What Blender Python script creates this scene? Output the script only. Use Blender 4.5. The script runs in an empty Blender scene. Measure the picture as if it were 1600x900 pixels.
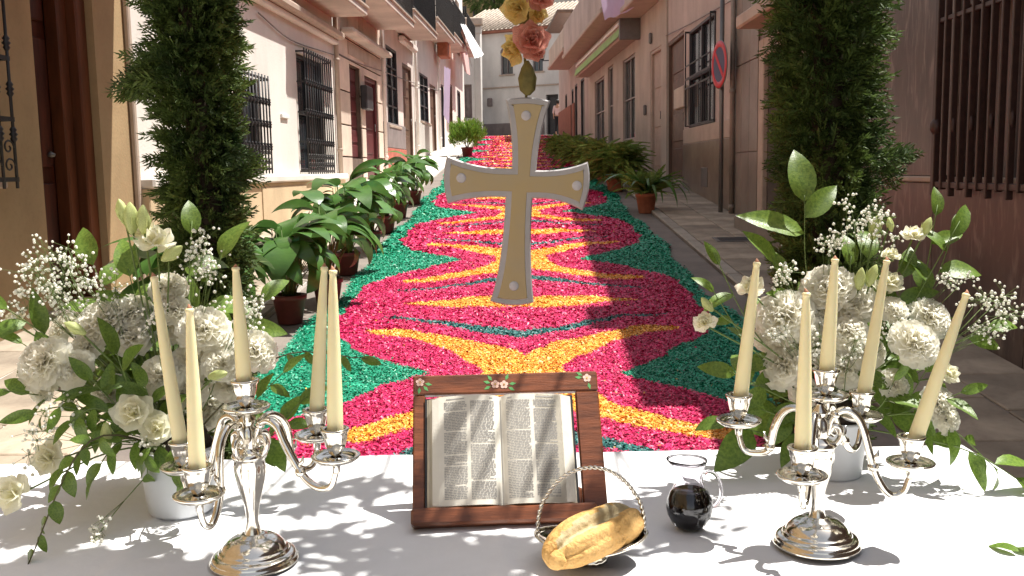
import bpy, bmesh, math, random
import numpy as np
from mathutils import Vector, Matrix, Euler
random.seed(7); rng = np.random.default_rng(7)
S = bpy.context.scene; COL = S.collection
PI = math.pi; R = math.radians
# ------------------------------------------------------------------ camera, sky, sun, exposure
FPX = 1500.0                                     # focal length in photo pixels (photo 1600 x 900)
cam_d = bpy.data.cameras.new('camera'); cam = bpy.data.objects.new('camera', cam_d); COL.objects.link(cam)
cam_d.sensor_width = 36; cam_d.lens = 36*FPX/1600; cam_d.clip_start = 0.05; cam_d.clip_end = 2000
CAMP = Vector((0, 0, 1.6))
CM = Matrix.Rotation(R(0.57), 3, 'Z') @ Matrix.Rotation(R(90-7.03), 3, 'X') @ Matrix.Rotation(R(-1.0), 3, 'Z')
cam.matrix_world = Matrix.Translation(CAMP) @ CM.to_4x4()
S.camera = cam
SUN = Vector((0.37, 0.15, 0.90)).normalized()    # towards the sun
W = bpy.data.worlds.new('World'); S.world = W; W.use_nodes = True
wn = W.node_tree.nodes; wl = W.node_tree.links
sky = wn.new('ShaderNodeTexSky'); sky.sky_type = 'NISHITA'; sky.sun_disc = False
sky.sun_elevation = math.asin(SUN.z); sky.sun_rotation = math.atan2(SUN.x, SUN.y)
wn['Background'].inputs[1].default_value = 0.115
hs_ = wn.new('ShaderNodeHueSaturation'); hs_.inputs['Saturation'].default_value = .45; wl.new(sky.outputs[0], hs_.inputs['Color'])
wm_ = wn.new('ShaderNodeMix'); wm_.data_type = 'RGBA'; wm_.blend_type = 'MULTIPLY'; wm_.inputs[0].default_value = 1; wm_.inputs[7].default_value = (1, .95, .90, 1)   # hazy warm noon sky
wl.new(hs_.outputs[0], wm_.inputs[6]); wl.new(wm_.outputs[2], wn['Background'].inputs[0])
sd = bpy.data.lights.new('sun', 'SUN'); sd.energy = 5.0; sd.angle = R(0.53); sd.color = (1, .965, .90)
so = bpy.data.objects.new('sun', sd); COL.objects.link(so); so.rotation_euler = SUN.to_track_quat('Z', 'Y').to_euler()
so.location = (3, 2, 12)
S.view_settings.view_transform = 'Standard'; S.view_settings.look = 'None'
S.view_settings.exposure = 0.93; S.view_settings.gamma = 1
S.cycles.max_bounces = 12; S.cycles.diffuse_bounces = 8; S.cycles.glossy_bounces = 6; S.cycles.transmission_bounces = 10; S.cycles.transparent_max_bounces = 12; S.cycles.sample_clamp_indirect = 6
S.cycles.caustics_reflective = False; S.cycles.caustics_refractive = False

# ------------------------------------------------------------------ geometry of the place
SLOPE = 0.073; YCREST = 42.0
def gz(y): return SLOPE*min(y, YCREST)
ZT = 1.03                                        # table top
def ray(px, py): return CM @ Vector(((px-800)/FPX, -(py-450)/FPX, -1))
def at(px, py, Y): d = ray(px, py); return CAMP + d*(Y/d.y)
def on_table(px, py, h=0): d = ray(px, py); return CAMP + d*((ZT+h-CAMP.z)/d.z)
def on_ground(px, py): d = ray(px, py); return CAMP + d*(-CAMP.z/(d.z-SLOPE*d.y))

# ------------------------------------------------------------------ materials
MATS = {}
def mat(name, col, rough=.8, var=.12, scale=4.0, bump=.15, bscale=60.0, metal=0.0, col2=None, spec=.4, trans=0.0,
        island=0.0, sss=0.0, stretch=None, coat=0.0, stain=0.0, streak=0.0):
    if name in MATS: return MATS[name]
    m = bpy.data.materials.new(name); m.use_nodes = True; nt = m.node_tree; N = nt.nodes; L = nt.links
    b = N['Principled BSDF']; out = N['Material Output']
    b.inputs['Roughness'].default_value = rough; b.inputs['Metallic'].default_value = metal
    b.inputs['Specular IOR Level'].default_value = spec
    if coat: b.inputs['Coat Weight'].default_value = coat; b.inputs['Coat Roughness'].default_value = .15
    tc = N.new('ShaderNodeTexCoord'); mp = N.new('ShaderNodeMapping'); L.new(tc.outputs['Object'], mp.inputs[0])
    if stretch: mp.inputs['Scale'].default_value = stretch
    nz = N.new('ShaderNodeTexNoise'); nz.inputs['Scale'].default_value = scale; nz.inputs['Detail'].default_value = 6
    nz.inputs['Roughness'].default_value = .65
    L.new(mp.outputs[0], nz.inputs['Vector'])
    rp = N.new('ShaderNodeValToRGB'); L.new(nz.outputs['Fac'], rp.inputs[0])
    c2 = col2 if col2 else tuple(c*(1-var*1.6) for c in col)
    rp.color_ramp.elements[0].position = .34; rp.color_ramp.elements[1].position = .66
    rp.color_ramp.elements[0].color = (*c2, 1); rp.color_ramp.elements[1].color = (*[min(1, c*(1+var*.5)) for c in col], 1)
    src = rp.outputs[0]
    if island:
        g = N.new('ShaderNodeNewGeometry'); mr = N.new('ShaderNodeMapRange'); L.new(g.outputs['Random Per Island'], mr.inputs[0])
        mr.inputs[3].default_value = 1-island; mr.inputs[4].default_value = 1+island
        hs = N.new('ShaderNodeHueSaturation'); L.new(mr.outputs[0], hs.inputs['Value']); L.new(src, hs.inputs['Color']); src = hs.outputs[0]
    if stain:                                    # old damp marks, patches and runs of dirt in the plaster
        for (sc_, st_, lo, hi, amt) in ((1.1, (1, 1, .45), .40, .62, stain), (3.0, (1, 1, .22), .45, .75, stain*.4), (26, (1, 1, 1), .35, .5, stain*.3)):
            mp2 = N.new('ShaderNodeMapping'); mp2.inputs['Scale'].default_value = st_; L.new(tc.outputs['Object'], mp2.inputs[0])
            n3 = N.new('ShaderNodeTexNoise'); n3.inputs['Scale'].default_value = sc_; n3.inputs['Detail'].default_value = 8; L.new(mp2.outputs[0], n3.inputs['Vector'])
            m3 = N.new('ShaderNodeMapRange'); m3.inputs[1].default_value = lo; m3.inputs[2].default_value = hi; m3.inputs[3].default_value = 1-amt; m3.inputs[4].default_value = 1; L.new(n3.outputs['Fac'], m3.inputs[0])
            mm = N.new('ShaderNodeMix'); mm.data_type = 'RGBA'; mm.blend_type = 'MULTIPLY'; mm.inputs[0].default_value = 1; L.new(src, mm.inputs[6])
            cb = N.new('ShaderNodeCombineColor'); L.new(m3.outputs[0], cb.inputs[0]); L.new(m3.outputs[0], cb.inputs[1]); L.new(m3.outputs[0], cb.inputs[2]); L.new(cb.outputs[0], mm.inputs[7]); src = mm.outputs[2]
    if streak:                                   # pale veins and scratches in polished stone
        mp2 = N.new('ShaderNodeMapping'); mp2.inputs['Scale'].default_value = (5, 5, 1.1); L.new(tc.outputs['Object'], mp2.inputs[0])
        n3 = N.new('ShaderNodeTexNoise'); n3.inputs['Scale'].default_value = 3; n3.inputs['Detail'].default_value = 10; n3.inputs['Distortion'].default_value = 1.2; L.new(mp2.outputs[0], n3.inputs['Vector'])
        m3 = N.new('ShaderNodeMapRange'); m3.inputs[1].default_value = .52; m3.inputs[2].default_value = .70; m3.inputs[4].default_value = streak; L.new(n3.outputs['Fac'], m3.inputs[0])
        mm = N.new('ShaderNodeMix'); mm.data_type = 'RGBA'; L.new(m3.outputs[0], mm.inputs[0]); L.new(src, mm.inputs[6]); mm.inputs[7].default_value = (.42, .34, .30, 1); src = mm.outputs[2]
    L.new(src, b.inputs['Base Color'])
    if sss: b.inputs['Subsurface Weight'].default_value = sss; b.inputs['Subsurface Radius'].default_value = (.01, .006, .003)
    if bump:
        n2 = N.new('ShaderNodeTexNoise'); n2.inputs['Scale'].default_value = bscale; n2.inputs['Detail'].default_value = 4
        L.new(mp.outputs[0], n2.inputs['Vector'])
        bp = N.new('ShaderNodeBump'); bp.inputs['Strength'].default_value = bump; bp.inputs['Distance'].default_value = .01
        L.new(n2.outputs['Fac'], bp.inputs['Height']); L.new(bp.outputs[0], b.inputs['Normal'])
    if trans:
        t = N.new('ShaderNodeBsdfTranslucent'); L.new(src, t.inputs[0]); mx = N.new('ShaderNodeMixShader'); mx.inputs[0].default_value = trans
        L.new(b.outputs[0], mx.inputs[1]); L.new(t.outputs[0], mx.inputs[2]); L.new(mx.outputs[0], out.inputs[0])
    MATS[name] = m; return m
def grain_variation(m):     # object-to-object value shift, so that shared pieces differ
    nt = m.node_tree; b = nt.nodes['Principled BSDF']; lk = b.inputs['Base Color'].links[0]; src = lk.from_socket
    oi = nt.nodes.new('ShaderNodeObjectInfo'); mr = nt.nodes.new('ShaderNodeMapRange'); mr.inputs[3].default_value = .78; mr.inputs[4].default_value = 1.18
    nt.links.new(oi.outputs['Random'], mr.inputs[0]); hs = nt.nodes.new('ShaderNodeHueSaturation')
    nt.links.new(mr.outputs[0], hs.inputs['Value']); nt.links.new(src, hs.inputs['Color']); nt.links.new(hs.outputs[0], b.inputs['Base Color'])
    for n in nt.nodes:
        if n.type == 'BSDF_TRANSLUCENT': nt.links.new(hs.outputs[0], n.inputs[0])
    return m

# ------------------------------------------------------------------ objects
def put(o, label=None, cat=None, group=None, kind=None):
    if label: o['label'] = label
    if cat: o['category'] = cat
    if group: o['group'] = group
    if kind: o['kind'] = kind
    return o
def empty(name, loc=(0, 0, 0), rot=None, **k):
    o = bpy.data.objects.new(name, None); COL.objects.link(o); o.empty_display_size = .1
    o.location = loc
    if rot is not None: o.rotation_euler = rot
    return put(o, **k)
def link(name, me, parent=None, M=None, **k):
    o = bpy.data.objects.new(name, me); COL.objects.link(o)
    if parent: o.parent = parent
    if M is not None: o.matrix_local = M
    return put(o, **k)
def npmesh(name, V, F, m=None, smooth=False):
    V = np.asarray(V, dtype=np.float32); F = np.asarray(F, dtype=np.int32); me = bpy.data.meshes.new(name)
    me.vertices.add(len(V)); me.vertices.foreach_set('co', V.ravel())
    k = F.shape[1]; me.loops.add(F.size); me.loops.foreach_set('vertex_index', F.ravel())
    me.polygons.add(len(F)); me.polygons.foreach_set('loop_start', np.arange(0, F.size, k, dtype=np.int32))
    me.polygons.foreach_set('use_smooth', np.full(len(F), smooth))
    me.update(calc_edges=True)
    if m: me.materials.append(m)
    return me
class MB:
    def __init__(s, off=(0, 0, 0)): s.v = []; s.f = []; s.sm = []; s.off = Vector(off)
    def add(s, vs, fs, smooth=False, M=None):
        b = len(s.v)
        s.v += [tuple((M @ Vector(v)) if M is not None else v) for v in vs]; s.f += [tuple(i+b for i in f) for f in fs]; s.sm += [smooth]*len(fs); return s
    def box(s, x0, x1, y0, y1, z0, z1, M=None, bev=0.0):
        x0, x1 = min(x0, x1), max(x0, x1); y0, y1 = min(y0, y1), max(y0, y1); z0, z1 = min(z0, z1), max(z0, z1)
        if bev > 0:
            e = min(bev, (x1-x0)*.4, (y1-y0)*.4, (z1-z0)*.4); bm = bmesh.new(); bmesh.ops.create_cube(bm, size=1)
            for v in bm.verts: v.co = Vector(((x0+x1)/2+v.co.x*(x1-x0), (y0+y1)/2+v.co.y*(y1-y0), (z0+z1)/2+v.co.z*(z1-z0)))
            bmesh.ops.bevel(bm, geom=bm.edges[:], offset=e, segments=1, affect='EDGES')
            vs = [v.co.copy() for v in bm.verts]; bm.verts.index_update(); fs = [[v.index for v in f.verts] for f in bm.faces]; bm.free()
            return s.add(vs, fs, False, M)
        return s.add([(x0, y0, z0), (x1, y0, z0), (x1, y1, z0), (x0, y1, z0), (x0, y0, z1), (x1, y0, z1), (x1, y1, z1), (x0, y1, z1)],
              [(0, 3, 2, 1), (4, 5, 6, 7), (0, 1, 5, 4), (1, 2, 6, 5), (2, 3, 7, 6), (3, 0, 4, 7)], False, M)
    def tube(s, pts, r, n=8, M=None, cap=True):
        pts = [Vector(p) for p in pts]; rs = r if hasattr(r, '__len__') else [r]*len(pts); vs = []; fs = []
        t0 = (pts[1]-pts[0]).normalized(); up = Vector((0, 0, 1)) if abs(t0.z) < .9 else Vector((1, 0, 0)); a = t0.cross(up).normalized()
        for i, p in enumerate(pts):
            t = (pts[min(i+1, len(pts)-1)]-pts[max(i-1, 0)]).normalized(); a = (a-t*a.dot(t))
            a = a.normalized() if a.length > 1e-6 else t.orthogonal().normalized(); b = t.cross(a)
            for k in range(n): an = 2*PI*k/n; vs.append(p+(a*math.cos(an)+b*math.sin(an))*rs[i])
        for i in range(len(pts)-1):
            for k in range(n): k2 = (k+1) % n; fs.append((i*n+k, i*n+k2, (i+1)*n+k2, (i+1)*n+k))
        if cap: fs.append(tuple(range(n-1, -1, -1))); fs.append(tuple((len(pts)-1)*n+k for k in range(n)))
        return s.add(vs, fs, True, M)
    def lathe(s, prof, n=32, c=(0, 0, 0), M=None, fn=None):
        vs = []; fs = []; c = Vector(c)
        for i, (r, z) in enumerate(prof):
            for k in range(n):
                an = 2*PI*k/n; rr = r*(fn(an, i) if fn else 1); vs.append(c+Vector((rr*math.cos(an), rr*math.sin(an), z)))
        for i in range(len(prof)-1):
            for k in range(n): k2 = (k+1) % n; fs.append((i*n+k, i*n+k2, (i+1)*n+k2, (i+1)*n+k))
        return s.add(vs, fs, True, M)
    def poly(s, pts, M=None): return s.add(pts, [tuple(range(len(pts)))], False, M)
    def prism(s, pts, d, M=None):      # pts: outline, d: extrusion vector
        n = len(pts); d = Vector(d); a = [Vector(p) for p in pts]; b = [p+d for p in a]
        return s.add(a+b, [tuple(range(n-1, -1, -1)), tuple(range(n, 2*n))]+[(i, (i+1) % n, n+(i+1) % n, n+i) for i in range(n)], False, M)
    def mesh(s, name, m=None):
        me = bpy.data.meshes.new(name); o = s.off
        me.from_pydata([(v[0]-o.x, v[1]-o.y, v[2]-o.z) for v in s.v], [], s.f); me.polygons.foreach_set('use_smooth', s.sm)
        me.validate()
        if m: me.materials.append(m)
        return me
    def build(s, name, m, parent=None, **k): return link(name, s.mesh(name, m), parent, **k)
def smooth_path(pts, n=8):
    P = [Vector(p) for p in pts]; P = [P[0]*2-P[1]]+P+[P[-1]*2-P[-2]]; out = []
    for i in range(1, len(P)-2):
        for k in range(n):
            t = k/n; a, b, c, d = P[i-1:i+3]
            out.append(.5*((2*b)+(c-a)*t+(2*a-5*b+4*c-d)*t*t+(3*b-a-3*c+d)*t**3))
    out.append(P[-2]); return out
def scatter(name, tv, tf, Ms, m, smooth=False):       # one mesh of many copies of a template (loose stuff)
    tv = np.asarray(tv, float); tf = np.asarray(tf); Ms = np.asarray(Ms); n = len(Ms)
    V = np.einsum('nij,vj->nvi', Ms[:, :3, :3], tv)+Ms[:, None, :3, 3]
    F = tf[None]+(np.arange(n)*len(tv))[:, None, None]
    return npmesh(name, V.reshape(-1, 3), F.reshape(-1, tf.shape[1]), m, smooth)
def frame(d, roll=0.0, up=Vector((0, 0, 1))):         # rotation whose Z is d
    d = Vector(d).normalized(); q = d.to_track_quat('Z', 'Y').to_matrix(); return q @ Matrix.Rotation(roll, 3, 'Z')
def yframe(d, nrm):                                   # rotation whose Y is d and whose Z is near nrm
    d = Vector(d).normalized(); n = Vector(nrm); n = (n-d*n.dot(d)); n = n.normalized() if n.length > 1e-5 else d.orthogonal().normalized(); x = d.cross(n)
    return Matrix((x, d, n)).transposed()
def TM(loc, rot=None, sc=1.0):
    M = (rot if rot is not None else Matrix.Identity(3)).to_4x4(); sv = sc if hasattr(sc, '__len__') else (sc, sc, sc)
    return Matrix.Translation(loc) @ M @ Matrix.Diagonal((*sv, 1))

# materials in use
M = dict(
 cloth=mat('white_tablecloth_cotton', (.80, .80, .81), .9, .03, 6, .25, 22, spec=.2),
 silver=mat('polished_silver', (.74, .70, .62), .13, .12, 14, .05, 30, metal=1),
 candle=mat('cream_candle_wax', (.86, .77, .46), .45, .04, 8, .05, 30, sss=.3),
 wick=mat('red_brown_candle_tip', (.42, .20, .12), .8, .1, 20, 0),
 cwood=mat('varnished_brown_wood', (.20, .062, .024), .36, .35, 9, .12, 60, stretch=(1, 8, 1), spec=.5),
 page=mat('book_page_paper', (.70, .66, .57), .85, .04, 8, .1, 40),
 pedge=mat('book_page_edge', (.62, .55, .42), .9, .25, 90, .3, 120, stretch=(6, .1, 1)),
 ink=mat('printed_ink', (.33, .32, .31), .9, .1, 8, 0),
 bread=mat('bread_crust', (.62, .385, .15), .8, .2, 14, .6, 110, col2=(.50, .28, .085), sss=.1, spec=.2),
 flour=mat('floury_bread_crumb', (.50, .41, .25), .95, .2, 25, .6, 60, col2=(.38, .29, .15), spec=.1),
 vase=mat('pale_grey_ceramic', (.60, .62, .64), .35, .05, 6, .03, 20),
 petal=mat('white_petals', (.94, .92, .83), .6, .02, 30, .06, 60, trans=.6, island=.03, spec=.25),
 rose=mat('ivory_lisianthus_petals', (.91, .89, .72), .55, .05, 20, .1, 40, trans=.5, island=.05, spec=.25),
 bud=mat('green_white_buds', (.62, .68, .28), .55, .2, 25, .05, 40, trans=.25),
 gyp=mat('gypsophila_blossoms', (.90, .89, .80), .7, .03, 8, 0, trans=.3, island=.08),
 stem=mat('green_stems', (.13, .19, .05), .6, .2, 8, 0),
 wstem=mat('woody_twigs', (.10, .09, .04), .7, .2, 8, 0),
 leaf=grain_variation(mat('glossy_ruscus_leaf', (.16, .245, .04), .36, .25, 18, .12, 40, trans=.33, col2=(.075, .14, .02))),
 aleaf=grain_variation(mat('glossy_aspidistra_leaf', (.085, .185, .038), .30, .25, 5, .12, 30, trans=.25, col2=(.06, .14, .03))),
 fern=mat('fern_fronds', (.20, .29, .06), .55, .3, 3, 0, trans=.3, island=.35),
 bush=mat('bright_bush_leaves', (.22, .36, .05), .5, .25, 4, 0, trans=.35, island=.3),
 cyp=mat('cypress_sprays', (.115, .165, .035), .6, .35, 5, 0, trans=.3, island=.4, col2=(.035, .07, .018)),
 bark=mat('dark_bark', (.08, .055, .035), .9, .3, 12, .5, 60),
 potb=mat('maroon_plastic_pot', (.14, .035, .03), .5, .15, 10, .05, 40),
 pott=mat('terracotta_pot', (.36, .12, .06), .75, .2, 8, .15, 60),
 soil=mat('potting_soil', (.035, .025, .018), 1, .3, 40, .8, 80),
 iron=mat('black_wrought_iron', (.018, .017, .018), .5, .2, 20, .1, 60, spec=.5),
 ironb=mat('brown_iron_bars', (.05, .025, .02), .45, .2, 20, .1, 60, spec=.5),
 door=mat('dark_brown_door_wood', (.075, .018, .008), .42, .4, 3, .12, 30, stretch=(3, 3, .4), col2=(.02, .006, .004)),
 doorf=mat('red_brown_door_frame', (.12, .036, .013), .42, .3, 3, .12, 30, stretch=(3, 3, .4)),
 maroon=mat('maroon_painted_door', (.10, .018, .02), .5, .2, 5, .05, 30),
 darkdoor=mat('dark_grey_door', (.045, .042, .045), .5, .2, 5, .05, 30),
 brdoor=mat('brown_panelled_door', (.13, .075, .05), .5, .2, 5, .05, 30),
 glassd=mat('dark_window_glass', (.03, .035, .04), .08, .2, 2, 0, spec=.7),
 white=mat('white_paint', (.78, .77, .74), .6, .05, 5, .05, 30),
 ochre=mat('ochre_plaster', (.43, .30, .16), .9, .10, 1.3, .25, 40, col2=(.37, .25, .13), stain=.18),
 cream=mat('cream_plaster', (.80, .745, .68), .9, .05, 1.2, .25, 40, stain=.14),
 pinkw=mat('pinkish_white_plaster', (.78, .71, .66), .9, .07, 1.2, .25, 40, col2=(.72, .62, .55), stain=.2),
 ochre2=mat('light_ochre_plaster', (.68, .52, .33), .9, .07, 1.2, .25, 40, stain=.16),
 stone=grain_variation(mat('pinkish_stone_panel', (.70, .57, .46), .7, .12, 3, .15, 30, col2=(.62, .50, .41), stain=.12)),
 joint=mat('dark_panel_joint', (.12, .08, .06), .95, .2, 6, .3, 40),
 brick=mat('red_painted_dado', (.42, .12, .08), .8, .2, 5, .2, 30),
 grey=mat('grey_dado_render', (.22, .18, .17), .85, .15, 3, .2, 40),
 rpink=mat('salmon_plaster', (.55, .455, .40), .9, .06, 1.5, .2, 40, col2=(.50, .41, .355), stain=.22),
 rcream=mat('beige_plaster', (.58, .50, .41), .9, .06, 1.5, .2, 40, stain=.22),
 rbrown=mat('red_brown_dado', (.28, .11, .07), .85, .12, 3, .2, 40),
 marble=mat('purple_brown_marble', (.108, .077, .064), .34, .3, 3.5, .04, 20, col2=(.066, .047, .042), stretch=(1.6, 1.6, .5), spec=.5, streak=.35, stain=.2),
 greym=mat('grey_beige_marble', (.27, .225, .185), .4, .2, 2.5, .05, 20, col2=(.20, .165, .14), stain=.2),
 beigem=mat('beige_stone_trim', (.42, .33, .26), .6, .1, 4, .08, 30),
 plinth=mat('brown_polished_plinth', (.25, .195, .14), .35, .25, 2.0, .05, 20, col2=(.15, .105, .08), stain=.2),
 soff=mat('pale_soffit_plaster', (.62, .53, .46), .9, .06, 2, .15, 30, stain=.2),
 tile=mat('terracotta_roof_tile', (.44, .36, .29), .85, .25, 5, .3, 30),
 wbuild=mat('whitewash', (.70, .67, .63), .9, .05, 1, .2, 30, stain=.18),
 gbuild=mat('grey_beige_render', (.50, .47, .43), .9, .1, 1, .2, 30),
 road=mat('grey_road_paving', (.20, .17, .145), .85, .2, 2.5, .4, 50, col2=(.15, .125, .11)),
 paver=grain_variation(mat('stone_paving_slab', (.42, .345, .26), .8, .15, 3, .3, 40, col2=(.33, .265, .20), stain=.22)),
 kerb=grain_variation(mat('grey_kerb_stone', (.34, .30, .25), .85, .15, 5, .3, 50)),
 hill=mat('dry_hillside', (.16, .15, .08), 1, .3, .05, .5, 1),
 skin=mat('skin', (.52, .30, .20), .6, .05, 10, 0), hair=mat('black_hair', (.02, .015, .012), .5, .2, 30, .3, 90),
 shirt=mat('pale_pink_shirt', (.72, .52, .50), .85, .08, 6, .2, 20), trous=mat('black_trousers', (.02, .02, .025), .85, .2, 6, .2, 20),
 linen=mat('white_linen', (.80, .80, .80), .9, .03, 5, .1, 20, trans=.2), pinkc=mat('pink_linen', (.70, .45, .42), .9, .05, 5, .1, 20, trans=.2),
 lilac=mat('lilac_linen', (.52, .42, .58), .9, .05, 5, .1, 20, trans=.2),
 redp=mat('red_sign_paint', (.50, .015, .03), .4, .05, 5, 0), bluep=mat('blue_sign_paint', (.05, .06, .12), .4, .05, 5, 0),
 steel=mat('galvanised_steel', (.20, .19, .18), .5, .1, 8, .05, 30, metal=.6),
 greenp=mat('green_shop_sign', (.26, .44, .10), .5, .15, 2, 0), alu=mat('brushed_aluminium', (.35, .31, .28), .45, .1, 5, .05, 30, metal=.5),
 csil=mat('silver_card', (.47, .45, .45), .5, .1, 6, .2, 14, spec=.5, metal=.1), cgold=mat('gold_card', (.48, .36, .17), .5, .12, 5, .3, 8, spec=.5, col2=(.46, .37, .22)),
 cpearl=mat('pearl_dot', (.60, .58, .60), .35, .08, 20, 0),
 gpink=mat('salmon_pink_paper_rose', (.84, .40, .31), .6, .2, 25, .1, 40, trans=.45, island=.15), gyel=mat('yellow_paper_rose', (.84, .68, .26), .6, .15, 25, .1, 40, trans=.45, island=.1),
 olive=mat('olive_ribbon', (.20, .17, .05), .7, .25, 20, .2, 40), painty=mat('painted_pink_petal', (.75, .50, .42), .6, .05, 30, 0), paintg=mat('painted_green_leaf', (.10, .32, .10), .6, .1, 30, 0),
)
# ------------------------------------------------------------------ ground, road, pavements
def sheet(name, x0f, x1f, ys, dz, m, **k):
    V = []; F = []
    for y in ys: V += [(x0f(y), y, gz(y)+dz), (x1f(y), y, gz(y)+dz)]
    for i in range(len(ys)-1): F.append((2*i, 2*i+1, 2*i+3, 2*i+2))
    return link(name, npmesh(name, V, F, m), None, kind='structure', **k)
YS = [-60, -8, 3, 20, 42, 60, 400]
def lx(y): return -3.8+.042*y                    # left facade line
def rx(y): return 2.85 if y < 18 else 3.75-.05*y  # right facade line
sheet('ground', lambda y: -300, lambda y: 300, YS, -.06, M['road'])
sheet('road', lambda y: -2.2, lambda y: 2.4, YS[1:6], 0, M['road'])
PH = .045
def pavement(name, xi, side):
    ys = [-8, 3.2, 8, 14, 18, 30, 42, 60]; V = []; F = []
    for y in ys:
        w = (lx(y)-.05) if side < 0 else (rx(y)+.05); z = gz(y)
        V += [(xi(y), y, z-.05), (xi(y), y, z+PH-.012), (w, y, z+PH-.012)]
    for i in range(len(ys)-1):
        for j in (0, 1): F.append((3*i+j, 3*i+j+1, 3*i+4+j, 3*i+3+j) if side < 0 else (3*i+j, 3*i+3+j, 3*i+4+j, 3*i+j+1))
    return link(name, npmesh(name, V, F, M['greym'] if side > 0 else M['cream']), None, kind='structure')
XL = lambda y: -1.98+.02*y*.5; XR = lambda y: 1.80
pl = pavement('pavement', XL, -1); pr = pavement('pavement', XR, 1)
slabs = {}
def slab_mesh(w, l, seed):
    key = (round(w, 2), round(l, 2), seed)
    if key not in slabs:
        r2 = random.Random(seed); b = MB(); b.box(-w/2+.006, w/2-.006, -l/2+.006, l/2-.006, -.02, .012, bev=.006)
        j = [(r2.uniform(-.006, .006), r2.uniform(-.006, .006)) for _ in range(4)]
        b.v = [(v[0]+j[(v[0] > 0)*2+(v[1] > 0)][0], v[1]+j[(v[0] > 0)*2+(v[1] > 0)][1], v[2]) for v in b.v]
        slabs[key] = b.mesh('slab', M['paver'])
    return slabs[key]
tilt = math.atan(SLOPE)
def lay(parent, xa, xb, y0, y1, nx, l):
    y = y0; row = 0
    while y < y1:
        a, b = xa(y), xb(y); w = (b-a)/nx
        for i in range(nx):
            o = link('slab', slab_mesh(round(w, 2), l, (row*3+i) % 5), parent)
            o.location = (a+w*(i+.5), y+l/2+(.0 if i % 2 else l*.33), gz(y+l/2+(.0 if i % 2 else l*.33))+PH-.012+random.uniform(-.002, .002)); o.rotation_euler = (tilt, 0, 0)
        y += l; row += 1
lay(pl, lambda y: lx(y)+.02, lambda y: XL(y)-.13, 3.4, 14.0, 3, .62)
lay(pr, lambda y: XR(y)+.13, lambda y: rx(y)-.02, 3.4, 15.5, 2, .62)
kb = MB(); kb.box(-.06, .06, -.49, .49, -.05, PH+.004, bev=.012); kme = kb.mesh('kerb_stone', M['kerb'])
for i in range(16):
    for par, X in ((pl, XL), (pr, XR)):
        y = 3.4+i*1.0+.5; o = link('kerb_stone', kme, par); o.location = (X(y)+(-.06 if X is XL else .06), y, gz(y)); o.rotation_euler = (tilt, 0, 0)
# manhole cover let into the right pavement
b = MB(); c = on_ground(1090, 393)
mh = empty('manhole_cover', (2.3, 10.4, gz(10.4)+PH+.002), (tilt, 0, 0), label='small dark metal access cover set in the shaded stone pavement', cat='manhole cover')
MB().box(-.2, .2, -.15, .15, 0, .008, bev=.003).build('plate', M['steel'], mh); MB().box(-.16, .16, -.11, .11, .0082, .011, bev=.002).build('lid', M['iron'], mh)

# ------------------------------------------------------------------ carpet of coloured sawdust
def pip(px, py, poly):
    ins = np.zeros(px.shape, bool); n = len(poly)
    for i in range(n):
        x1, y1 = poly[i]; x2, y2 = poly[(i+1) % n]
        if y1 == y2: continue
        ins ^= ((y1 > py) != (y2 > py)) & (px < (x2-x1)*(py-y1)/(y2-y1)+x1)
    return ins
YEL = [(-.1, 0), (-.1, .36), (0, .36), (.1, .54), (.2, .67), (.31, .76), (.51, .94), (.74, 1.07), (1.02, 1.13), (1.08, 1.07), (1.02, .99), (.74, .83), (.50, .60), (.36, .38), (.275, .2), (.25, 0), (.25, -.1)]
LENS = [(-.1, -.2), (-.1, .22), (.3, .20), (.55, .135), (.82, .045), (.95, 0), (.8, -.2)]
TEAL = [(-.1, 1.00), (0, 1.00), (.2, 1.12), (.46, 1.32), (.77, 1.46), (1.05, 1.50), (1.06, 1.46), (.77, 1.38), (.46, 1.2), (.2, .95), (0, .80), (-.1, .80)]
def edge_x(v): return np.interp(v, [0, .1, .25, .45, .7, .95, 1.2, 1.5, 2], [.57, .66, .80, .96, 1.12, 1.25, 1.33, 1.37, 1.35])
CX = 0.0
def zone(x, y):
    xn = x+.018*np.sin(y*9.1+x*3)+.012*np.sin(y*23+x*17); yn = y+.03*np.sin(x*7.3+y*1.7)+.015*np.sin(x*19.1+y*5)
    v = np.abs((yn-5.5+2) % 4-2); a = np.abs(xn-CX); z = np.zeros(x.shape, int)
    z[a < edge_x(v)+np.clip((y-20)*.02, 0, .22)] = 1
    z[(z == 1) & pip(a, v, YEL)] = 2; z[(z == 1) & pip(a, 2-v, LENS)] = 2; z[(z == 1) & pip(a, v, TEAL)] = 3
    return z
CMAT = [mat('green_dyed_sawdust', (.014, .30, .17), .45, .2, 9, 0, island=.38, col2=(.010, .22, .12), spec=.4),
        mat('pink_dyed_sawdust', (.60, .022, .125), .45, .2, 9, 0, island=.34, col2=(.50, .013, .085), spec=.4),
        mat('golden_yellow_dyed_sawdust', (.80, .40, .045), .5, .15, 9, 0, island=.3, col2=(.72, .32, .03), spec=.5),
        mat('dark_teal_dyed_sawdust', (.012, .13, .12), .5, .2, 9, 0, island=.45, spec=.6)]
CEND = 41.0
def half(y): return 1.52+.04*np.sin(y*1.3)+.03*np.sin(y*3.7+1)
ys = np.concatenate([np.arange(2.6, 9, .022), np.arange(9, 18, .05), np.arange(18, CEND, .12)]); xs = np.linspace(-1, 1, 141)
YY, UU = np.meshgrid(ys, xs, indexing='ij'); XX = UU*half(YY)
ZZ = SLOPE*YY+.014+rng.uniform(-.003, .003, YY.shape); V = np.stack([XX, YY, ZZ], -1).reshape(-1, 3)
ny, nx = YY.shape; idx = np.arange(ny*nx).reshape(ny, nx)
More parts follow.
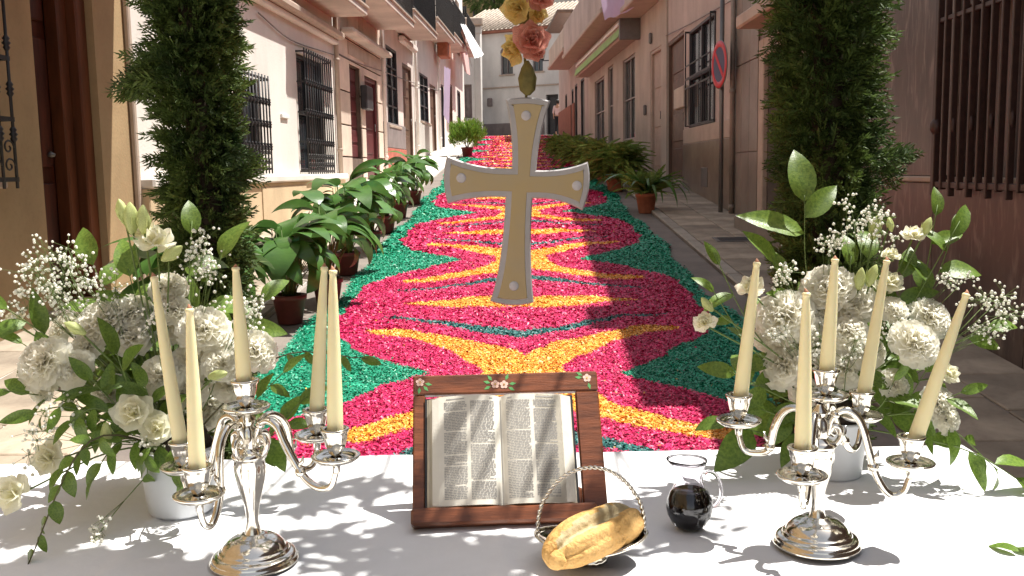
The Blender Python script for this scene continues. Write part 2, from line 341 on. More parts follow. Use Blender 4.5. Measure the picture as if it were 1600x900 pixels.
F = np.stack([idx[:-1, :-1], idx[:-1, 1:], idx[1:, 1:], idx[1:, :-1]], -1).reshape(-1, 4); fc = V[F].mean(1); fz = zone(fc[:, 0], fc[:, 1])
chips = []
for (a, b, dens, sz) in ((3.2, 6.5, 15000, .0068), (6.5, 10, 7500, .0088), (10, 17, 2300, .015), (17, 28, 700, .024), (28, CEND, 350, .032)):
    n = int((b-a)*3*dens); y = rng.uniform(a, b, n); x = rng.uniform(-1, 1, n)*(half(y)+.03*rng.random(n))
    chips.append(np.stack([x, y, rng.uniform(.7, 1.5, n)*sz], -1))
ch = np.concatenate(chips); n = len(ch); cz = zone(ch[:, 0]+rng.normal(0, .004, n), ch[:, 1]+rng.normal(0, .006, n))
flip = rng.random(n); cz = np.where((flip < .004), rng.integers(0, 3, n), cz)
th = rng.uniform(0, 2*PI, n); tl = rng.normal(0, .33, n); tl2 = rng.normal(0, .33, n)
ax = np.stack([np.cos(th), np.sin(th), tl], -1)*ch[:, 2:3]; bx = np.stack([-np.sin(th), np.cos(th), tl2], -1)*ch[:, 2:3]*rng.uniform(.3, .6, (n, 1))
cc = np.stack([ch[:, 0], ch[:, 1], SLOPE*ch[:, 1]+.018+rng.uniform(0, .008, n)], -1)
CV = np.stack([cc-ax-bx, cc+ax-bx*.7, cc+ax*.8+bx, cc-ax*.9+bx], 1)
carpet = empty('sawdust_carpet', (0, 3, gz(3)), label='long street carpet of dyed sawdust in pink, green and yellow scrolls', cat='sawdust carpet')
for k, nm in enumerate(('green_border', 'pink_field', 'yellow_scroll', 'teal_line')):
    f = F[fz == k]; u, inv = np.unique(f, return_inverse=True); v0 = V[u]; q = CV[cz == k]
    vv = np.concatenate([v0, q.reshape(-1, 3)])-np.array([0, 3, gz(3)])
    ff = np.concatenate([inv.reshape(-1, 4), len(v0)+np.arange(len(q)*4).reshape(-1, 4)])
    link(nm, npmesh(nm, vv, ff, CMAT[k]), carpet, kind='stuff')

# ------------------------------------------------------------------ facades
def Fr(o, X, Y): return Matrix.Translation(o) @ Matrix((Vector(X).normalized(), Vector(Y).normalized(), (0, 0, 1))).transposed().to_4x4()
FL = Fr((-3.8, 0, 0), (.042, 1, 0), (-1, .042, 0))
FR1 = Fr((2.85, 0, 0), (0, -1, 0), (1, 0, 0))
FR2 = Fr((3.75, 0, 0), (.05, -1, 0), (1, .05, 0))
def loc(F, px, py):
    Fi = F.inverted(); o = Fi @ CAMP; d = (Fi.to_3x3() @ ray(px, py)); t = -o.y/d.y; p = o+d*t; return p.x, p.z
def X_(F, px, py=250): return loc(F, px, py)[0]
def gl(F, x): return gz((F @ Vector((x, 0, 0))).y)
def rect(F, pn, pf, top, bot=None):              # near px, far px, top py and bottom py measured at the near edge
    xn, zt = loc(F, pn, top); xf = X_(F, pf, top)
    zb = loc(F, pn, bot)[1] if bot is not None else min(gl(F, xn), gl(F, xf))+.05
    return (min(xn, xf), max(xn, xf), zb, zt)
class House:
    def __init__(s, F, name, label, x0, x1, ztop, wallm, openings=(), cat='house', group=None, depth=5.0, wallname='wall'):
        s.F = F; s.x0, s.x1 = min(x0, x1), max(x0, x1); zb = min(gl(F, x0), gl(F, x1))-.4
        s.o = Vector(((s.x0+s.x1)/2, 0, zb)); s.root = empty(name, F @ s.o, F.to_euler(), label=label, cat=cat, group=group)
        xs = sorted({s.x0, s.x1, *[v for q in openings for v in q[:2]]}); zs = sorted({zb, ztop, *[v for q in openings for v in q[2:4]]})
        b = MB(s.o)
        for i in range(len(xs)-1):
            for j in range(len(zs)-1):
                cx, cz_ = (xs[i]+xs[i+1])/2, (zs[j]+zs[j+1])/2
                if any(q[0] < cx < q[1] and q[2] < cz_ < q[3] for q in openings): continue
                b.add([(xs[i], 0, zs[j]), (xs[i+1], 0, zs[j]), (xs[i+1], 0, zs[j+1]), (xs[i], 0, zs[j+1])], [(0, 1, 2, 3)])
        for q in openings:                       # reveals
            a, c, z0, z1 = q[:4]; d = .32
            b.add([(a, 0, z0), (a, 0, z1), (a, d, z1), (a, d, z0)], [(0, 1, 2, 3)]); b.add([(c, 0, z0), (c, 0, z1), (c, d, z1), (c, d, z0)], [(3, 2, 1, 0)])
            b.add([(a, 0, z1), (c, 0, z1), (c, d, z1), (a, d, z1)], [(0, 1, 2, 3)]); b.add([(a, 0, z0), (c, 0, z0), (c, d, z0), (a, d, z0)], [(3, 2, 1, 0)])
        for (a, c) in ((s.x0, s.x0), (s.x1, s.x1)): b.add([(a, 0, zb), (a, depth, zb), (a, depth, ztop), (a, 0, ztop)], [(0, 1, 2, 3)])
        b.add([(s.x0, 0, ztop), (s.x1, 0, ztop), (s.x1, depth, ztop), (s.x0, depth, ztop)], [(0, 1, 2, 3)])
        b.add([(s.x0, depth, zb), (s.x1, depth, zb), (s.x1, depth, ztop), (s.x0, depth, ztop)], [(3, 2, 1, 0)])
        s.wall = b.build(wallname, wallm, s.root)
    def mb(s): return MB(s.o)
    def box(s, name, x0, x1, y0, y1, z0, z1, m, bev=.006, parent=None, **k):
        return s.mb().box(x0, x1, y0, y1, z0, z1, bev=bev).build(name, m, parent or s.root, **k)
    def door(s, q, m, mf=None, d=.22, panels=3, leaves=1, fw=.07, handle=True):
        a, c, z0, z1 = q[:4]; mf = mf or m
        fr = s.mb(); fr.box(a, a+fw, d-.06, d+.03, z0, z1, bev=.008); fr.box(c-fw, c, d-.06, d+.03, z0, z1, bev=.008); fr.box(a+fw, c-fw, d-.06, d+.03, z1-fw, z1, bev=.008)
        D = s.box('door', a+fw, c-fw, d, d+.05, z0, z1-fw, m)
        link('door_frame', fr.mesh('door_frame', mf), s.root)
        lw = (c-a-2*fw)/leaves
        for l in range(leaves):
            for p in range(panels):
                h = (z1-fw-z0)/panels; xa = a+fw+l*lw
                s.box('door_panel', xa+lw*.16, xa+lw*.84, d-.018, d+.002, z0+p*h+h*.1, z0+p*h+h*.9, m, .012, parent=D)
        if handle: s.mb().tube([(c-fw-.08, d-.05, z0+1.0), (c-fw-.08, d-.05, z0+1.15)], .012, 6).build('handle', M['steel'], D)
        return D
    def window(s, q, m=None, d=.18, mull=1, glass=None, sill=True, rails=1, fw=.05):
        a, c, z0, z1 = q[:4]; m = m or M['darkdoor']; fr = s.mb()
        fr.box(a, a+fw, d-.05, d, z0, z1, bev=.006); fr.box(c-fw, c, d-.05, d, z0, z1, bev=.006)
        fr.box(a+fw, c-fw, d-.05, d, z1-fw, z1, bev=.006); fr.box(a+fw, c-fw, d-.05, d, z0, z0+fw, bev=.006)
        for i in range(mull): x = a+(c-a)*(i+1)/(mull+1); fr.box(x-fw*.4, x+fw*.4, d-.045, d-.002, z0+fw, z1-fw, bev=.006)
        for i in range(rails): z = z0+(z1-z0)*(i+1)/(rails+1); fr.box(a+fw, c-fw, d-.04, d-.004, z-fw*.35, z+fw*.35, bev=.006)
        w = fr.build('window', m, s.root)
        nm = mull+1
        for i in range(nm):
            s.box('pane', a+(c-a)*i/nm+.01, a+(c-a)*(i+1)/nm-.01, d+.002, d+.012, z0+.01, z1-.01, glass or M['glassd'], 0, parent=w)
        if sill: s.box('sill', a-.08, c+.08, -.07, d-.06, z0-.06, z0-.002, M['beigem'], .01)
        return w
    def grille(s, q, m=None, step=.12, out=.16, rb=.009, rails=4, each=False, scroll=True):
        a, c, z0, z1 = q[:4]; m = m or M['iron']; b = s.mb()
        g = None; n = max(2, round((c-a)/step)); fb = s.mb()
        for i in range(rails):
            z = z0+(z1-z0)*i/(rails-1)
            fb.box(a-.02, c+.02, -out-.006, -out+.006, z-.015, z+.015); 
            for x in (a-.02, c+.02): fb.box(x-.01, x+.01, -out, .02, z-.012, z+.012)
        g = fb.build('window_grille', m, s.root)
        for i in range(n+1):
            x = a+(c-a)*i/n; bb = s.mb() if each else b
            prof = []; N = 28 if each else 2
            bb.tube([(x, -out, z0-.06), (x, -out, z1+.05)], rb, 6)
            for z in ((z0+z1)/2, z0+(z1-z0)*.25, z0+(z1-z0)*.75):
                bb.lathe([(rb, z-.05), (rb*2, z-.03), (rb*1.3, z-.015), (rb*2.4, z), (rb*1.3, z+.015), (rb*2, z+.03), (rb, z+.05)], 6, (x, -out, 0))
            if each: bb.build('bar', m, g)
        if not each: b.build('bars', m, g)
        if scroll:
            sc_ = s.mb(); w = (c-a)/n
            for i in range(n):
                for zc in (z0+.09, z0+.21):
                    cx = a+w*(i+.5)
                    sc_.tube([(cx+math.cos(t*.55)*(w*.42)*(1-t*.06), -out-.004, zc+math.sin(t*.55)*.055*(1-t*.06)) for t in range(14)], rb*.6, 4)
            sc_.build('scrollwork', m, g)
        return g
    def balcony(s, x0, x1, z, out, m=None, railm=None, h=1.0, th=.16, rail=True, posts=None):
        sl = s.box('balcony', x0, x1, -out, .02, z-th, z, m or M['soff'], .02)
        s.box('balcony_moulding', x0-.03, x1+.03, -out-.03, .0, z-.05, z+.01, M['beigem'], .015, parent=sl)
        if rail:
            b = s.mb(); n = posts or max(4, int((x1-x0)/.12))
            for i in range(n+1): x = x0+.03+(x1-x0-.06)*i/n; b.box(x-.008, x+.008, -out+.03, -out+.046, z, z+h)
            for xx in (x0+.03, x1-.03):
                for i in range(5): y = -out+.03+(out-.05)*i/5; b.box(xx-.008, xx+.008, y-.008, y+.008, z, z+h)
                b.box(xx-.02, xx+.02, -out+.02, .0, z+h, z+h+.03)
            b.box(x0, x1, -out+.02, -out+.06, z+h+.001, z+h+.035); b.box(x0+.05, x1-.05, -out+.03, -out+.044, z+.06, z+.09)
            b.build('railing', railm or M['iron'], sl)
        return sl
    def oriel(s, x0, x1, z, out, m):
        o = s.box('projecting_bay', x0, x1, -out, -.002, z-.14, 6.0, m, .02); s.box('bay_moulding', x0-.04, x1+.04, -out-.05, -.003, z-.18, z-.06, M['beigem'], .02, parent=o)
        n = max(1, int((x1-x0)/2.2))
        return o
    def pipe(s, x, z0, z1, m=None, r=.04):
        b = s.mb(); b.tube([(x, -.06, z0), (x, -.06, z1)], r, 10)
        for z in np.arange(z0+.4, z1, 1.5): b.lathe([(r, z-.03), (r*1.25, z-.02), (r*1.25, z+.02), (r, z+.03)], 10, (x, -.06, 0))
        return b.build('drainpipe', m or M['white'], s.root)
    def cables(s, pts, r=.008):
        b = s.mb()
        for P in pts: b.tube(smooth_path([(x, -.03, z) for x, z in P], 5), r, 5)
        return b.build('cable', M['grey'], s.root)

# ---- left side
F = FL
xa0, xa1 = -9.0, X_(F, 207, 200)
qdoor = rect(F, 36, 134, -130, 470); qdoor = (qdoor[0], qdoor[1], gl(F, qdoor[0])+.1, 3.75)
qg = rect(F, -220, -42, -60, 285)
h = House(F, 'ochre_house', 'ochre house with tall dark wooden door, nearest on the sunny side', xa0, xa1, 6.6, M['ochre'], [qdoor, qg])
a, c, z0, z1 = qdoor
D = h.mb().box(a+.02, c-.18, .26, .31, z0, z1, bev=.01).build('door', M['door'], h.root)
fr = h.mb(); fr.box(a, a+.05, .12, .26, z0, z1, bev=.01); fr.box(c-.30, c-.16, .14, .259, z0, z1, bev=.012); fr.box(c-.158, c-.0, .06, .24, z0, z1, bev=.012); fr.box(a+.05, c-.3, .12, .258, z1-.1, z1, bev=.01)
fr.build('door_frame', M['doorf'], h.root)
for i, (u0, u1) in enumerate(((.12, .46), (.54, .80))):
    for (w0, w1) in ((.05, .30), (.34, .66), (.70, .95)):
        h.box('door_panel', a+(c-.18-a)*u0, a+(c-.18-a)*u1, .235, .262, z0+(z1-z0)*w0, z0+(z1-z0)*w1, M['door'], .02, parent=D)
h.mb().lathe([(.0, -.01), (.03, 0), (.035, .02), (0, .04)], 10, (c-.40, .22, z0+1.15)).build('handle', M['steel'], D)
h.window(qg, M['brdoor'], d=.2, mull=1, rails=2)
h.grille((qg[0], qg[1]+.03, qg[2], qg[3]), step=.16, rb=.012, each=True)
h.balcony(qdoor[0]-1.8, xa1-.02, 4.25, 1.45)  # balcony above the view, added and deepened to shade the wall below
h.box('corner_moulding', xa1-.06, xa1, -.05, -.002, gl(F, xa1), 6.5, M['beigem'], .01)
h.box('step', a-.1, c+.1, -.16, .30, gl(F, a)-.3, z0-.004, M['greym'], .015)
h.box('upper_window_surround', -2, -1, -.03, -.002, 4.9, 6.2, M['beigem'], .01)

xb0, xb1 = xa1, X_(F, 526, 200)
q1 = rect(F, 386, 404, 120, 264); q2 = rect(F, 462, 504, 80, 268)
q1 = (q1[0]-.55, q1[1], q1[2], q1[3])
h = House(F, 'cream_house', 'cream rendered house with black barred windows above an ochre base', xb0, xb1, 6.8, M['cream'], [q1, q2])
zs = loc(F, 400, 274)[1]
h.box('plinth', xb0, xb1, -.12, -.002, gl(F, xb0)-.3, zs-.10, M['ochre2'], .01)
h.box('plinth_ledge', xb0, xb1+.03, -.17, -.003, zs-.098, zs, M['cream'], .02)
h.box('raised_panel', X_(F, 395, 320), X_(F, 466, 320), -.135, -.122, gl(F, xb0), loc(F, 400, 293)[1], M['ochre2'], .006)
for q in (q1, q2):
    h.window(q, M['darkdoor'], d=.10, mull=1, rails=1, sill=False); h.grille(q, step=.13, rb=.011, rails=5, out=.12)
zc = loc(F, 430, 0)[1]
h.box('cornice', X_(F, 330, 0), xb1+.02, -.20, -.002, zc-.10, zc+.02, M['beigem'], .03)
h.box('cornice_fillet', X_(F, 330, 0), xb1, -.10, -.002, zc-.19, zc-.103, M['cream'], .02)
h.balcony(X_(F, 452, 40), xb1-.1, zc+.42, .62)
h.box('meter_plate', X_(F, 438, 180), X_(F, 449, 180), -.03, -.001, loc(F, 440, 184)[1], loc(F, 440, 178)[1], M['white'], .004)
h.pipe(xb1-.06, zs+.0, 6.6, M['beigem'])
h.box('upper_window_surround', xb0+2, xb0+3.2, -.04, -.002, 4.6, 6.2, M['beigem'], .01)

# panelled house: stone panels laid on the wall with recessed joints
xc0, xc1 = xb1, X_(F, 597, 200)
qs = rect(F, 543, 560, 100, 247); qd = rect(F, 567, 587, 118); qd = (qd[0], qd[1], gl(F, qd[0])+.05, qd[3])
h = House(F, 'panelled_house', 'house faced with pinkish stone panels and a narrow maroon door', xc0, xc1, 6.4, M['joint'], [qs, qd])
rowpx = [60, 84, 137, 192, 244, 330]; zr = [6.3]+[loc(F, 523, p)[1] for p in (50, 83, 137, 192, 244)]+[gl(F, xc0)-.1]
colx = [xc0+.01, qs[0], qs[1], qd[0], qd[1], xc1-.01]
for j in range(len(zr)-1):
    for i in range(len(colx)-1):
        x0, x1_, z1_, z0_ = colx[i], colx[i+1], zr[j], zr[j+1]
        for q in (qs, qd):
            if q[0]-.01 < (x0+x1_)/2 < q[1]+.01 and z0_ < q[3]:
                z0_ = max(z0_, q[3]) if z1_ > q[3] else z1_
                if q is qs and z1_ <= q[2]+.02: z0_ = zr[j+1]
        if z1_-z0_ > .03 and x1_-x0 > .03: h.box('stone_panel', x0+.012, x1_-.012, -.03, -.002, z0_+.014, z1_-.014, M['stone'], .006)
h.door(qd, M['maroon'], d=.07, panels=4); h.box('shutter', qs[0]+.01, qs[1]-.01, .08, .13, qs[2], qs[3], M['maroon'], .01)
for k in range(6): h.box('shutter_slat', qs[0]+.05, qs[1]-.05, .06, .079, qs[2]+(qs[3]-qs[2])*(k+.1)/6, qs[2]+(qs[3]-qs[2])*(k+.9)/6, M['maroon'], .01)
qq = rect(F, 560, 570, 133, 170); h.box('letter_box', qq[0], qq[1], -.16, -.031, qq[2], qq[3], M['darkdoor'], .02)
h.box('ledge', xc0+.4, xc1, -.28, -.031, zr[1]+.02, zr[1]+.12, M['soff'], .03)
for (pn, pf, t, bo) in ((548, 564, 43, 62), (540, 572, 64, 84)):
    qq = rect(F, pn, pf, t, bo); h.box('name_plaque', qq[0], qq[1], -.045, -.031, qq[2], qq[3], M['beigem'], .004)
h.balcony(xc0+.3, xc1-.3, zr[1]+.72, .8)

xd0, xd1 = xc1, X_(F, 648, 200)
qw = rect(F, 602, 619, 68, 193); qd = rect(F, 628, 642, 97); qd = (qd[0], qd[1], gl(F, qd[0])+.05, qd[3])
h = House(F, 'balcony_house', 'house with black railed balcony and red brick coloured dado', xd0, xd1, 7.0, M['pinkw'], [qw, qd])
h.window(qw, M['darkdoor'], d=.055, mull=1, rails=3); h.door(qd, M['brdoor'], d=.065)
z_ = loc(F, 600, 190)[1]; h.box('grey_dado', xd0+.02, qd[0]-.05, -.05, -.002, z_-.55, z_, M['grey'], .01); h.box('red_dado', xd0+.02, qd[0]-.05, -.06, -.002, gl(F, xd0)-.2, z_-.56, M['brick'], .01)
zb_ = loc(F, 600, 22)[1]; h.balcony(xd0+.1, xd1-.8, zb_, .75, h=1.0)
h.box('balcony_screen', xd0+.14, xd1-.84, -.70, -.69, zb_+.05, zb_+1.0, M['darkdoor'], 0)
h.pipe(xd0+.05, gl(F, xd0), 6.8, M['pinkw'])
h.box('cornice', qd[0]-.5, xd1, -.15, -.002, loc(F, 636, 70)[1]-.1, loc(F, 636, 70)[1]+.05, M['pinkw'], .03)

xe0, xe1 = xd1, X_(F, 684, 180)
qw = rect(F, 655, 668, 112, 188); qd = rect(F, 671, 680, 130); qd = (qd[0], qd[1], gl(F, qd[0])+.05, qd[3])
h = House(F, 'narrow_house', 'narrow cream house with shaded window and hanging flower pot balcony', xe0, xe1, 7.4, M['cream'], [qw, qd])
h.window(qw, M['darkdoor'], d=.055, rails=2); h.door(qd, M['brdoor'], d=.065); z_ = loc(F, 650, 190)[1]; h.box('dado', xe0, qd[0]-.05, -.05, -.002, gl(F, xe0)-.2, z_, M['gbuild'], .01)
h.balcony(xe0+.6, xe1, loc(F, 665, 45)[1], .6)
x_, z_ = loc(F, 681, 78); h.box('flower_box', x_-.5, x_+.35, -.42, -.10, z_-.25, z_+.22, M['pott'], .03)
h.pipe(xe0+.1, gl(F, xe0), 7.2, M['cream'])

xf0, xf1 = xe1, X_(F, 726, 170)
qs_ = [rect(F, 688, 693, 130), rect(F, 700, 706, 128), rect(F, 714, 719, 140)]
qs_ = [(q[0], q[1], gl(F, q[0])+.05, q[3]) for q in qs_]
h = House(F, 'far_cream_house', 'farthest cream house at the top of the sunny side with laundry above', xf0, xf1, 8.4, M['cream'], qs_)
for q, m_ in zip(qs_, (M['darkdoor'], M['brdoor'], M['darkdoor'])): h.door(q, m_, d=.065, panels=2, handle=False)
zz = loc(F, 690, 60)[1]; h.balcony(xf0+.3, xf0+4.2, zz, .55); h.balcony(xf0+5, xf1-.4, zz+.3, .55)
h.pipe(xf0+.1, gl(F, xf0), 8.2, M['white'])
for k in range(3):
    x_ = xf0+1.2+k*2.4; h.box('shutter', x_, x_+.9, -.05, -.001, zz+.05, zz+2.0, M['brdoor'], .02)

# loose service cables looped along the sunny facades
for q in ([(526, 84), (560, 100), (597, 112), (640, 128), (684, 142)], [(400, 20), (450, 62), (500, 80), (526, 88)]):
    h.cables([[loc(FL, *p_) for p_ in q]], .010)
# ---- right side
F = FR1
xg0 = X_(F, 1388, 250)
qw = rect(F, 1700, 1512, -60, 288)
h = House(F, 'marble_clad_building', 'building clad in dark purple brown marble with barred window', 9.0, xg0-1.6, 5.15, M['marble'], [qw])
h.box('shade_parapet', xg0-1.58, -5.75, 0.0, .30, 5.152, 5.85, M['soff'], .02)  # raised roof edge above the view, added to step the shade on the carpet
h.box('chimney', -8.2, -7.5, .0, .5, 5.852, 6.35, M['soff'], .02)
zl = loc(F, 1500, 281)[1]
h.box('ledge', 9.0, xg0-1.6, -.05, -.002, zl-.02, zl+.02, M['beigem'], .008)
for k in range(9):
    xk = xg0-1.6+k*1.25
    h.box('marble_panel', xk+.004, xk+1.246, -.026, -.002, gl(F, 0)-.2, zl-.024, M['marble'], .003)
    if xk+1.25 <= qw[0]: h.box('marble_panel', xk+.004, xk+1.246, -.026, -.002, zl+.024, 5.2, M['marble'], .003)
    elif xk < qw[0]: h.box('marble_panel', xk+.004, qw[0]-.004, -.026, -.002, zl+.024, 5.2, M['marble'], .003)
h.window(qw, M['doorf'], d=.22, mull=2, rails=0, sill=False, fw=.09)
h.box('curtain_blind', qw[0]+.1, qw[0]+.42, .14, .16, qw[2], qw[3], M['grey'], 0)
g = h.mb().box(qw[0]-.03, qw[1]+.03, -.17, -.15, qw[2]-.04, qw[2]+.0, bev=.004).build('window_grille', M['ironb'], h.root)
h.box('rail', qw[0]-.03, qw[1]+.03, -.17, -.15, qw[2]+1.0, qw[2]+1.03, M['ironb'], .004, parent=g)
for x_ in (qw[0], qw[1]): h.box('stay', x_-.02, x_+.02, -.16, .0, qw[2]+.01, qw[2]+.04, M['ironb'], .004, parent=g)
n = int((qw[1]-qw[0])/.11)
for i in range(n+1):
    x_ = qw[0]+(qw[1]-qw[0])*i/n; r_ = .022 if i == 0 else .011
    bb = h.mb(); bb.box(x_-r_, x_+r_, -.18, -.14, qw[2]-(.09 if i % 2 == 0 else .05), qw[3]+.1, bev=.004)
    bb.lathe([(r_, -.05), (r_*1.9, -.02), (r_*1.9, .02), (r_, .05)], 8, (x_, -.16, qw[2]+.35+.9*(i % 2))); bb.build('bar', M['ironb'], g)
xh0, xh1 = xg0-1.6, X_(F, 1148, 250)
qd = rect(F, 1262, 1203, 60); qd = (qd[0], qd[1], gl(F, qd[0])+.22, qd[3])
h = House(F, 'grey_stone_building', 'building with grey stone facing and dark doorway behind the conifer column', xh0, xh1, 6.0, M['greym'], [qd])
h.door(qd, M['brdoor'], d=.3, panels=3)
for (a_, b_) in ((qd[0]-.22, qd[0]), (qd[1], qd[1]+.26)): h.box('door_jamb', a_, b_, -.07, -.002, gl(F, a_)-.2, qd[3]+.2, M['beigem'], .012)
h.box('lintel', qd[0]-.001, qd[1]+.001, -.068, -.003, qd[3], qd[3]+.2, M['beigem'], .01)
h.box('door_step', qd[0]-.3, qd[1]+.3, -.32, .30, gl(F, qd[0])-.5, qd[2]-.004, M['greym'], .02)
h.box('canopy_slab', qd[0]-.4, qd[1]+.5, -.30, -.003, qd[3]+.35, qd[3]+.5, M['beigem'], .02)
zz = gl(F, xh0)
for k in range(4):
    for (r0, r1) in ((0.0, 1.1), (1.1, 2.2), (2.2, 3.6)):
        xk = xh1+.02+k*.42; 
        if xk+.42 < min(qd[0], qd[1])-.2: h.box('facing_slab', xk+.006, xk+.414, -.022, -.002, zz+r0+.006, zz+r1-.006, M['greym'], .004)
h.pipe(xh1+.10, zz, 5.8, M['greym'], .035)

xi0, xi1 = xh1, X_(F, 1036, 250)
qw = rect(F, 1119, 1079, 17, 190); qd = rect(F, 1069, 1043, 46); qd = (qd[0], qd[1], gl(F, qd[1])+.15, qd[3])
h = House(F, 'salmon_house', 'shaded salmon house with railed window above a polished brown plinth', xi0, xi1, 6.2, M['rpink'], [qw, qd])
zp = loc(F, 1140, 186)[1]
h.box('plinth', xi0+0, qd[1]+.12, -.04, -.002, gl(F, xi1)-.4, zp-.25, M['plinth'], .008)
h.box('plinth_top', xi0+0, qd[1]+.12, -.03, -.002, zp-.248, zp, M['beigem'], .008)
h.window(qw, M['darkdoor'], d=.03, mull=1, rails=1, sill=False)
g = h.mb()
for x_ in (qw[0], qw[1]): g.box(x_-.012, x_+.012, -.09, -.07, qw[2]+.02, qw[3]); g.box(x_-.01, x_+.01, -.075, 0, qw[3]-.03, qw[3]-.001); g.box(x_-.01, x_+.01, -.075, 0, qw[2]+.02, qw[2]+.04)
g.box(qw[0], qw[1], -.088, -.076, (qw[2]+qw[3])/2-.02, (qw[2]+qw[3])/2+.02); g.box(qw[0], qw[1], -.088, -.076, (qw[2]+qw[3])/2+.2, (qw[2]+qw[3])/2+.22)
for k in range(15): x_ = qw[0]+(qw[1]-qw[0])*k/14; g.box(x_-.006, x_+.006, -.086, -.076, qw[2]+.04, qw[2]+.62)
g.box(qw[0], qw[1], -.09, -.074, qw[2]+.62, qw[2]+.65); g.build('window_grille', M['iron'], h.root)
h.door(qd, M['brdoor'], d=.07, panels=4)
qq = rect(F, 1078, 1060, 132, 166); h.box('meter_box', qq[0]+.1, qq[1]-.1, -.10, -.002, qq[2], qq[3], M['rcream'], .015)
qq = rect(F, 1126, 1118, 225, 245); h.box('gas_vent', X_(F, 1110, 270), X_(F, 1100, 270), -.05, -.041, loc(F, 1105, 292)[1], loc(F, 1105, 262)[1], M['steel'], .004)
h.box('eaves_slab', xi0, xi1, -.35, -.003, loc(F, 1036, 0)[1]+.3, loc(F, 1036, 0)[1]+.45, M['soff'], .03)
h.cables([[(xi1+.1, loc(F, 1036, 60)[1]), ((xi0+xi1)/2, loc(F, 1090, 10)[1]-.2), (xi0-.1, loc(F, 1148, 0)[1])]])

F = FR2
xj0, xj1 = X_(F, 1036, 250), X_(F, 1001, 200)
qd = rect(F, 1033, 1016, 70); qd = (qd[0], qd[1], gl(F, qd[1])+.15, qd[3])
h = House(F, 'beige_house', 'narrow beige house with recessed door next to the shop', xj0+.3, xj1, 6.5, M['rcream'], [qd])
h.door(qd, M['beigem'], d=.07, panels=3)
for (px_, py_) in ((1019, 60), (1010, 172)): x_, z_ = loc(F, px_, py_); h.box('wall_lamp', x_-.04, x_+.04, -.07, -.002, z_-.11, z_+.11, M['steel'], .02)
zf = loc(F, 1001, 15)[1]; h.oriel(xj1+.05, xj0+.2, zf, .5, M['rpink'])
xk0, xk1 = xj1, X_(F, 920, 200)
ops = [rect(F, 992, 973, 82, 217), rect(F, 958, 950, 100, 225), rect(F, 944, 929, 118, 225)]
h = House(F, 'shop_building', 'beige shop with three tall display windows under green fascia sign', xk0, xk1, 6.8, M['rcream'], ops, cat='shop')
for q in ops: h.window(q, M['alu'], d=.09, mull=1, rails=1, sill=False)
zf0, zf1 = loc(F, 998, 60)[1], loc(F, 998, 27)[1]
fs = h.box('shop_sign', xk1+.15, xk0-.1, -.42, -.003, zf0, zf1, M['beigem'], .03)
h.mb().add([(xk1+.2, -.47, zf0+.03), (xk0-.15, -.47, zf0+.03), (xk0-.15, -.425, zf1-.22), (xk1+.2, -.425, zf1-.22)], [(0, 1, 2, 3)]).build('green_lettering_band', M['greenp'], fs)
h.box('light_tube', xk1+.6, xk0-.2, -.47, -.43, zf1-.18, zf1-.12, M['white'], .01, parent=fs)
h.box('sign_end', xk0-.098, xk0+.0, -.46, -.004, zf0-.05, zf1+.05, M['steel'], .01, parent=fs)
zz = loc(F, 1000, 4)[1]; h.oriel(xk1+.3, xk0-.3, zz, .8, M['rpink'])
xl0, xl1 = xk1, X_(F, 874, 190)
ops = [rect(F, 913, 907, 120), rect(F, 902, 898, 130), rect(F, 896, 893, 138), rect(F, 886, 883, 146, 190)]
ops = [(q[0], q[1], gl(F, q[1])+.1 if i < 3 else q[2], q[3]) for i, q in enumerate(ops)]
h = House(F, 'far_salmon_house', 'far salmon house with low red brown dado beside the shop', xl0, xl1, 6.1, M['rpink'], ops)
for i, q in enumerate(ops): (h.door(q, M['darkdoor'], d=.065, panels=2, handle=False) if i < 3 else h.window(q, sill=False, d=.055))
for a_, b_ in ((ops[0][0]-.1, ops[1][1]+.1), (ops[2][0]-.1, ops[3][1]-.1)):
    pass
h.box('dado', ops[2][1]+.05-.3, ops[1][0]-.05, -.04, -.002, gl(F, xl1)-.6, gl(F, xl1)+.95, M['rbrown'], .01)
h.box('dado', xl1, ops[2][0]-.05, -.04, -.002, gl(F, xl1)-.4, gl(F, xl1)+.95, M['rbrown'], .01)
h.box('eaves', xl1-.3, xl1+5, -.5, .1, loc(F, 876, 45)[1], loc(F, 876, 45)[1]+.14, M['brdoor'], .02)
h.oriel(xl0-6, xl0-.2, loc(F, 918, 70)[1], .75, M['rcream'])
# lantern on the far salmon house
p = F @ Vector((X_(F, 886, 95), 0, loc(F, 886, 95)[1]))
t = empty('street_lantern', p, label='black wall lantern on scrolled bracket at the far end', cat='street lantern')
MB().tube([(0, 0, 0), (-.5, -.1, .02), (-.95, -.2, .0)], .02, 6).tube([(0, 0, -.25), (-.3, -.06, -.02), (-.5, -.1, .0)], .015, 6).build('bracket', M['iron'], t)
b = MB(); b.lathe([(.07, .03), (.07, .06), (.15, .42), (.17, .43), (.10, .56), (.02, .60), (.0, .66)], 6, (-.95, -.2, 0)); b.build('lantern_body', M['iron'], t)
MB().lathe([(.085, .07), (.153, .415)], 6, (-.95, -.2, 0)).build('lantern_glass', mat('frosted_lantern_glass', (.55, .52, .45), .3, .05, 5, 0), t)

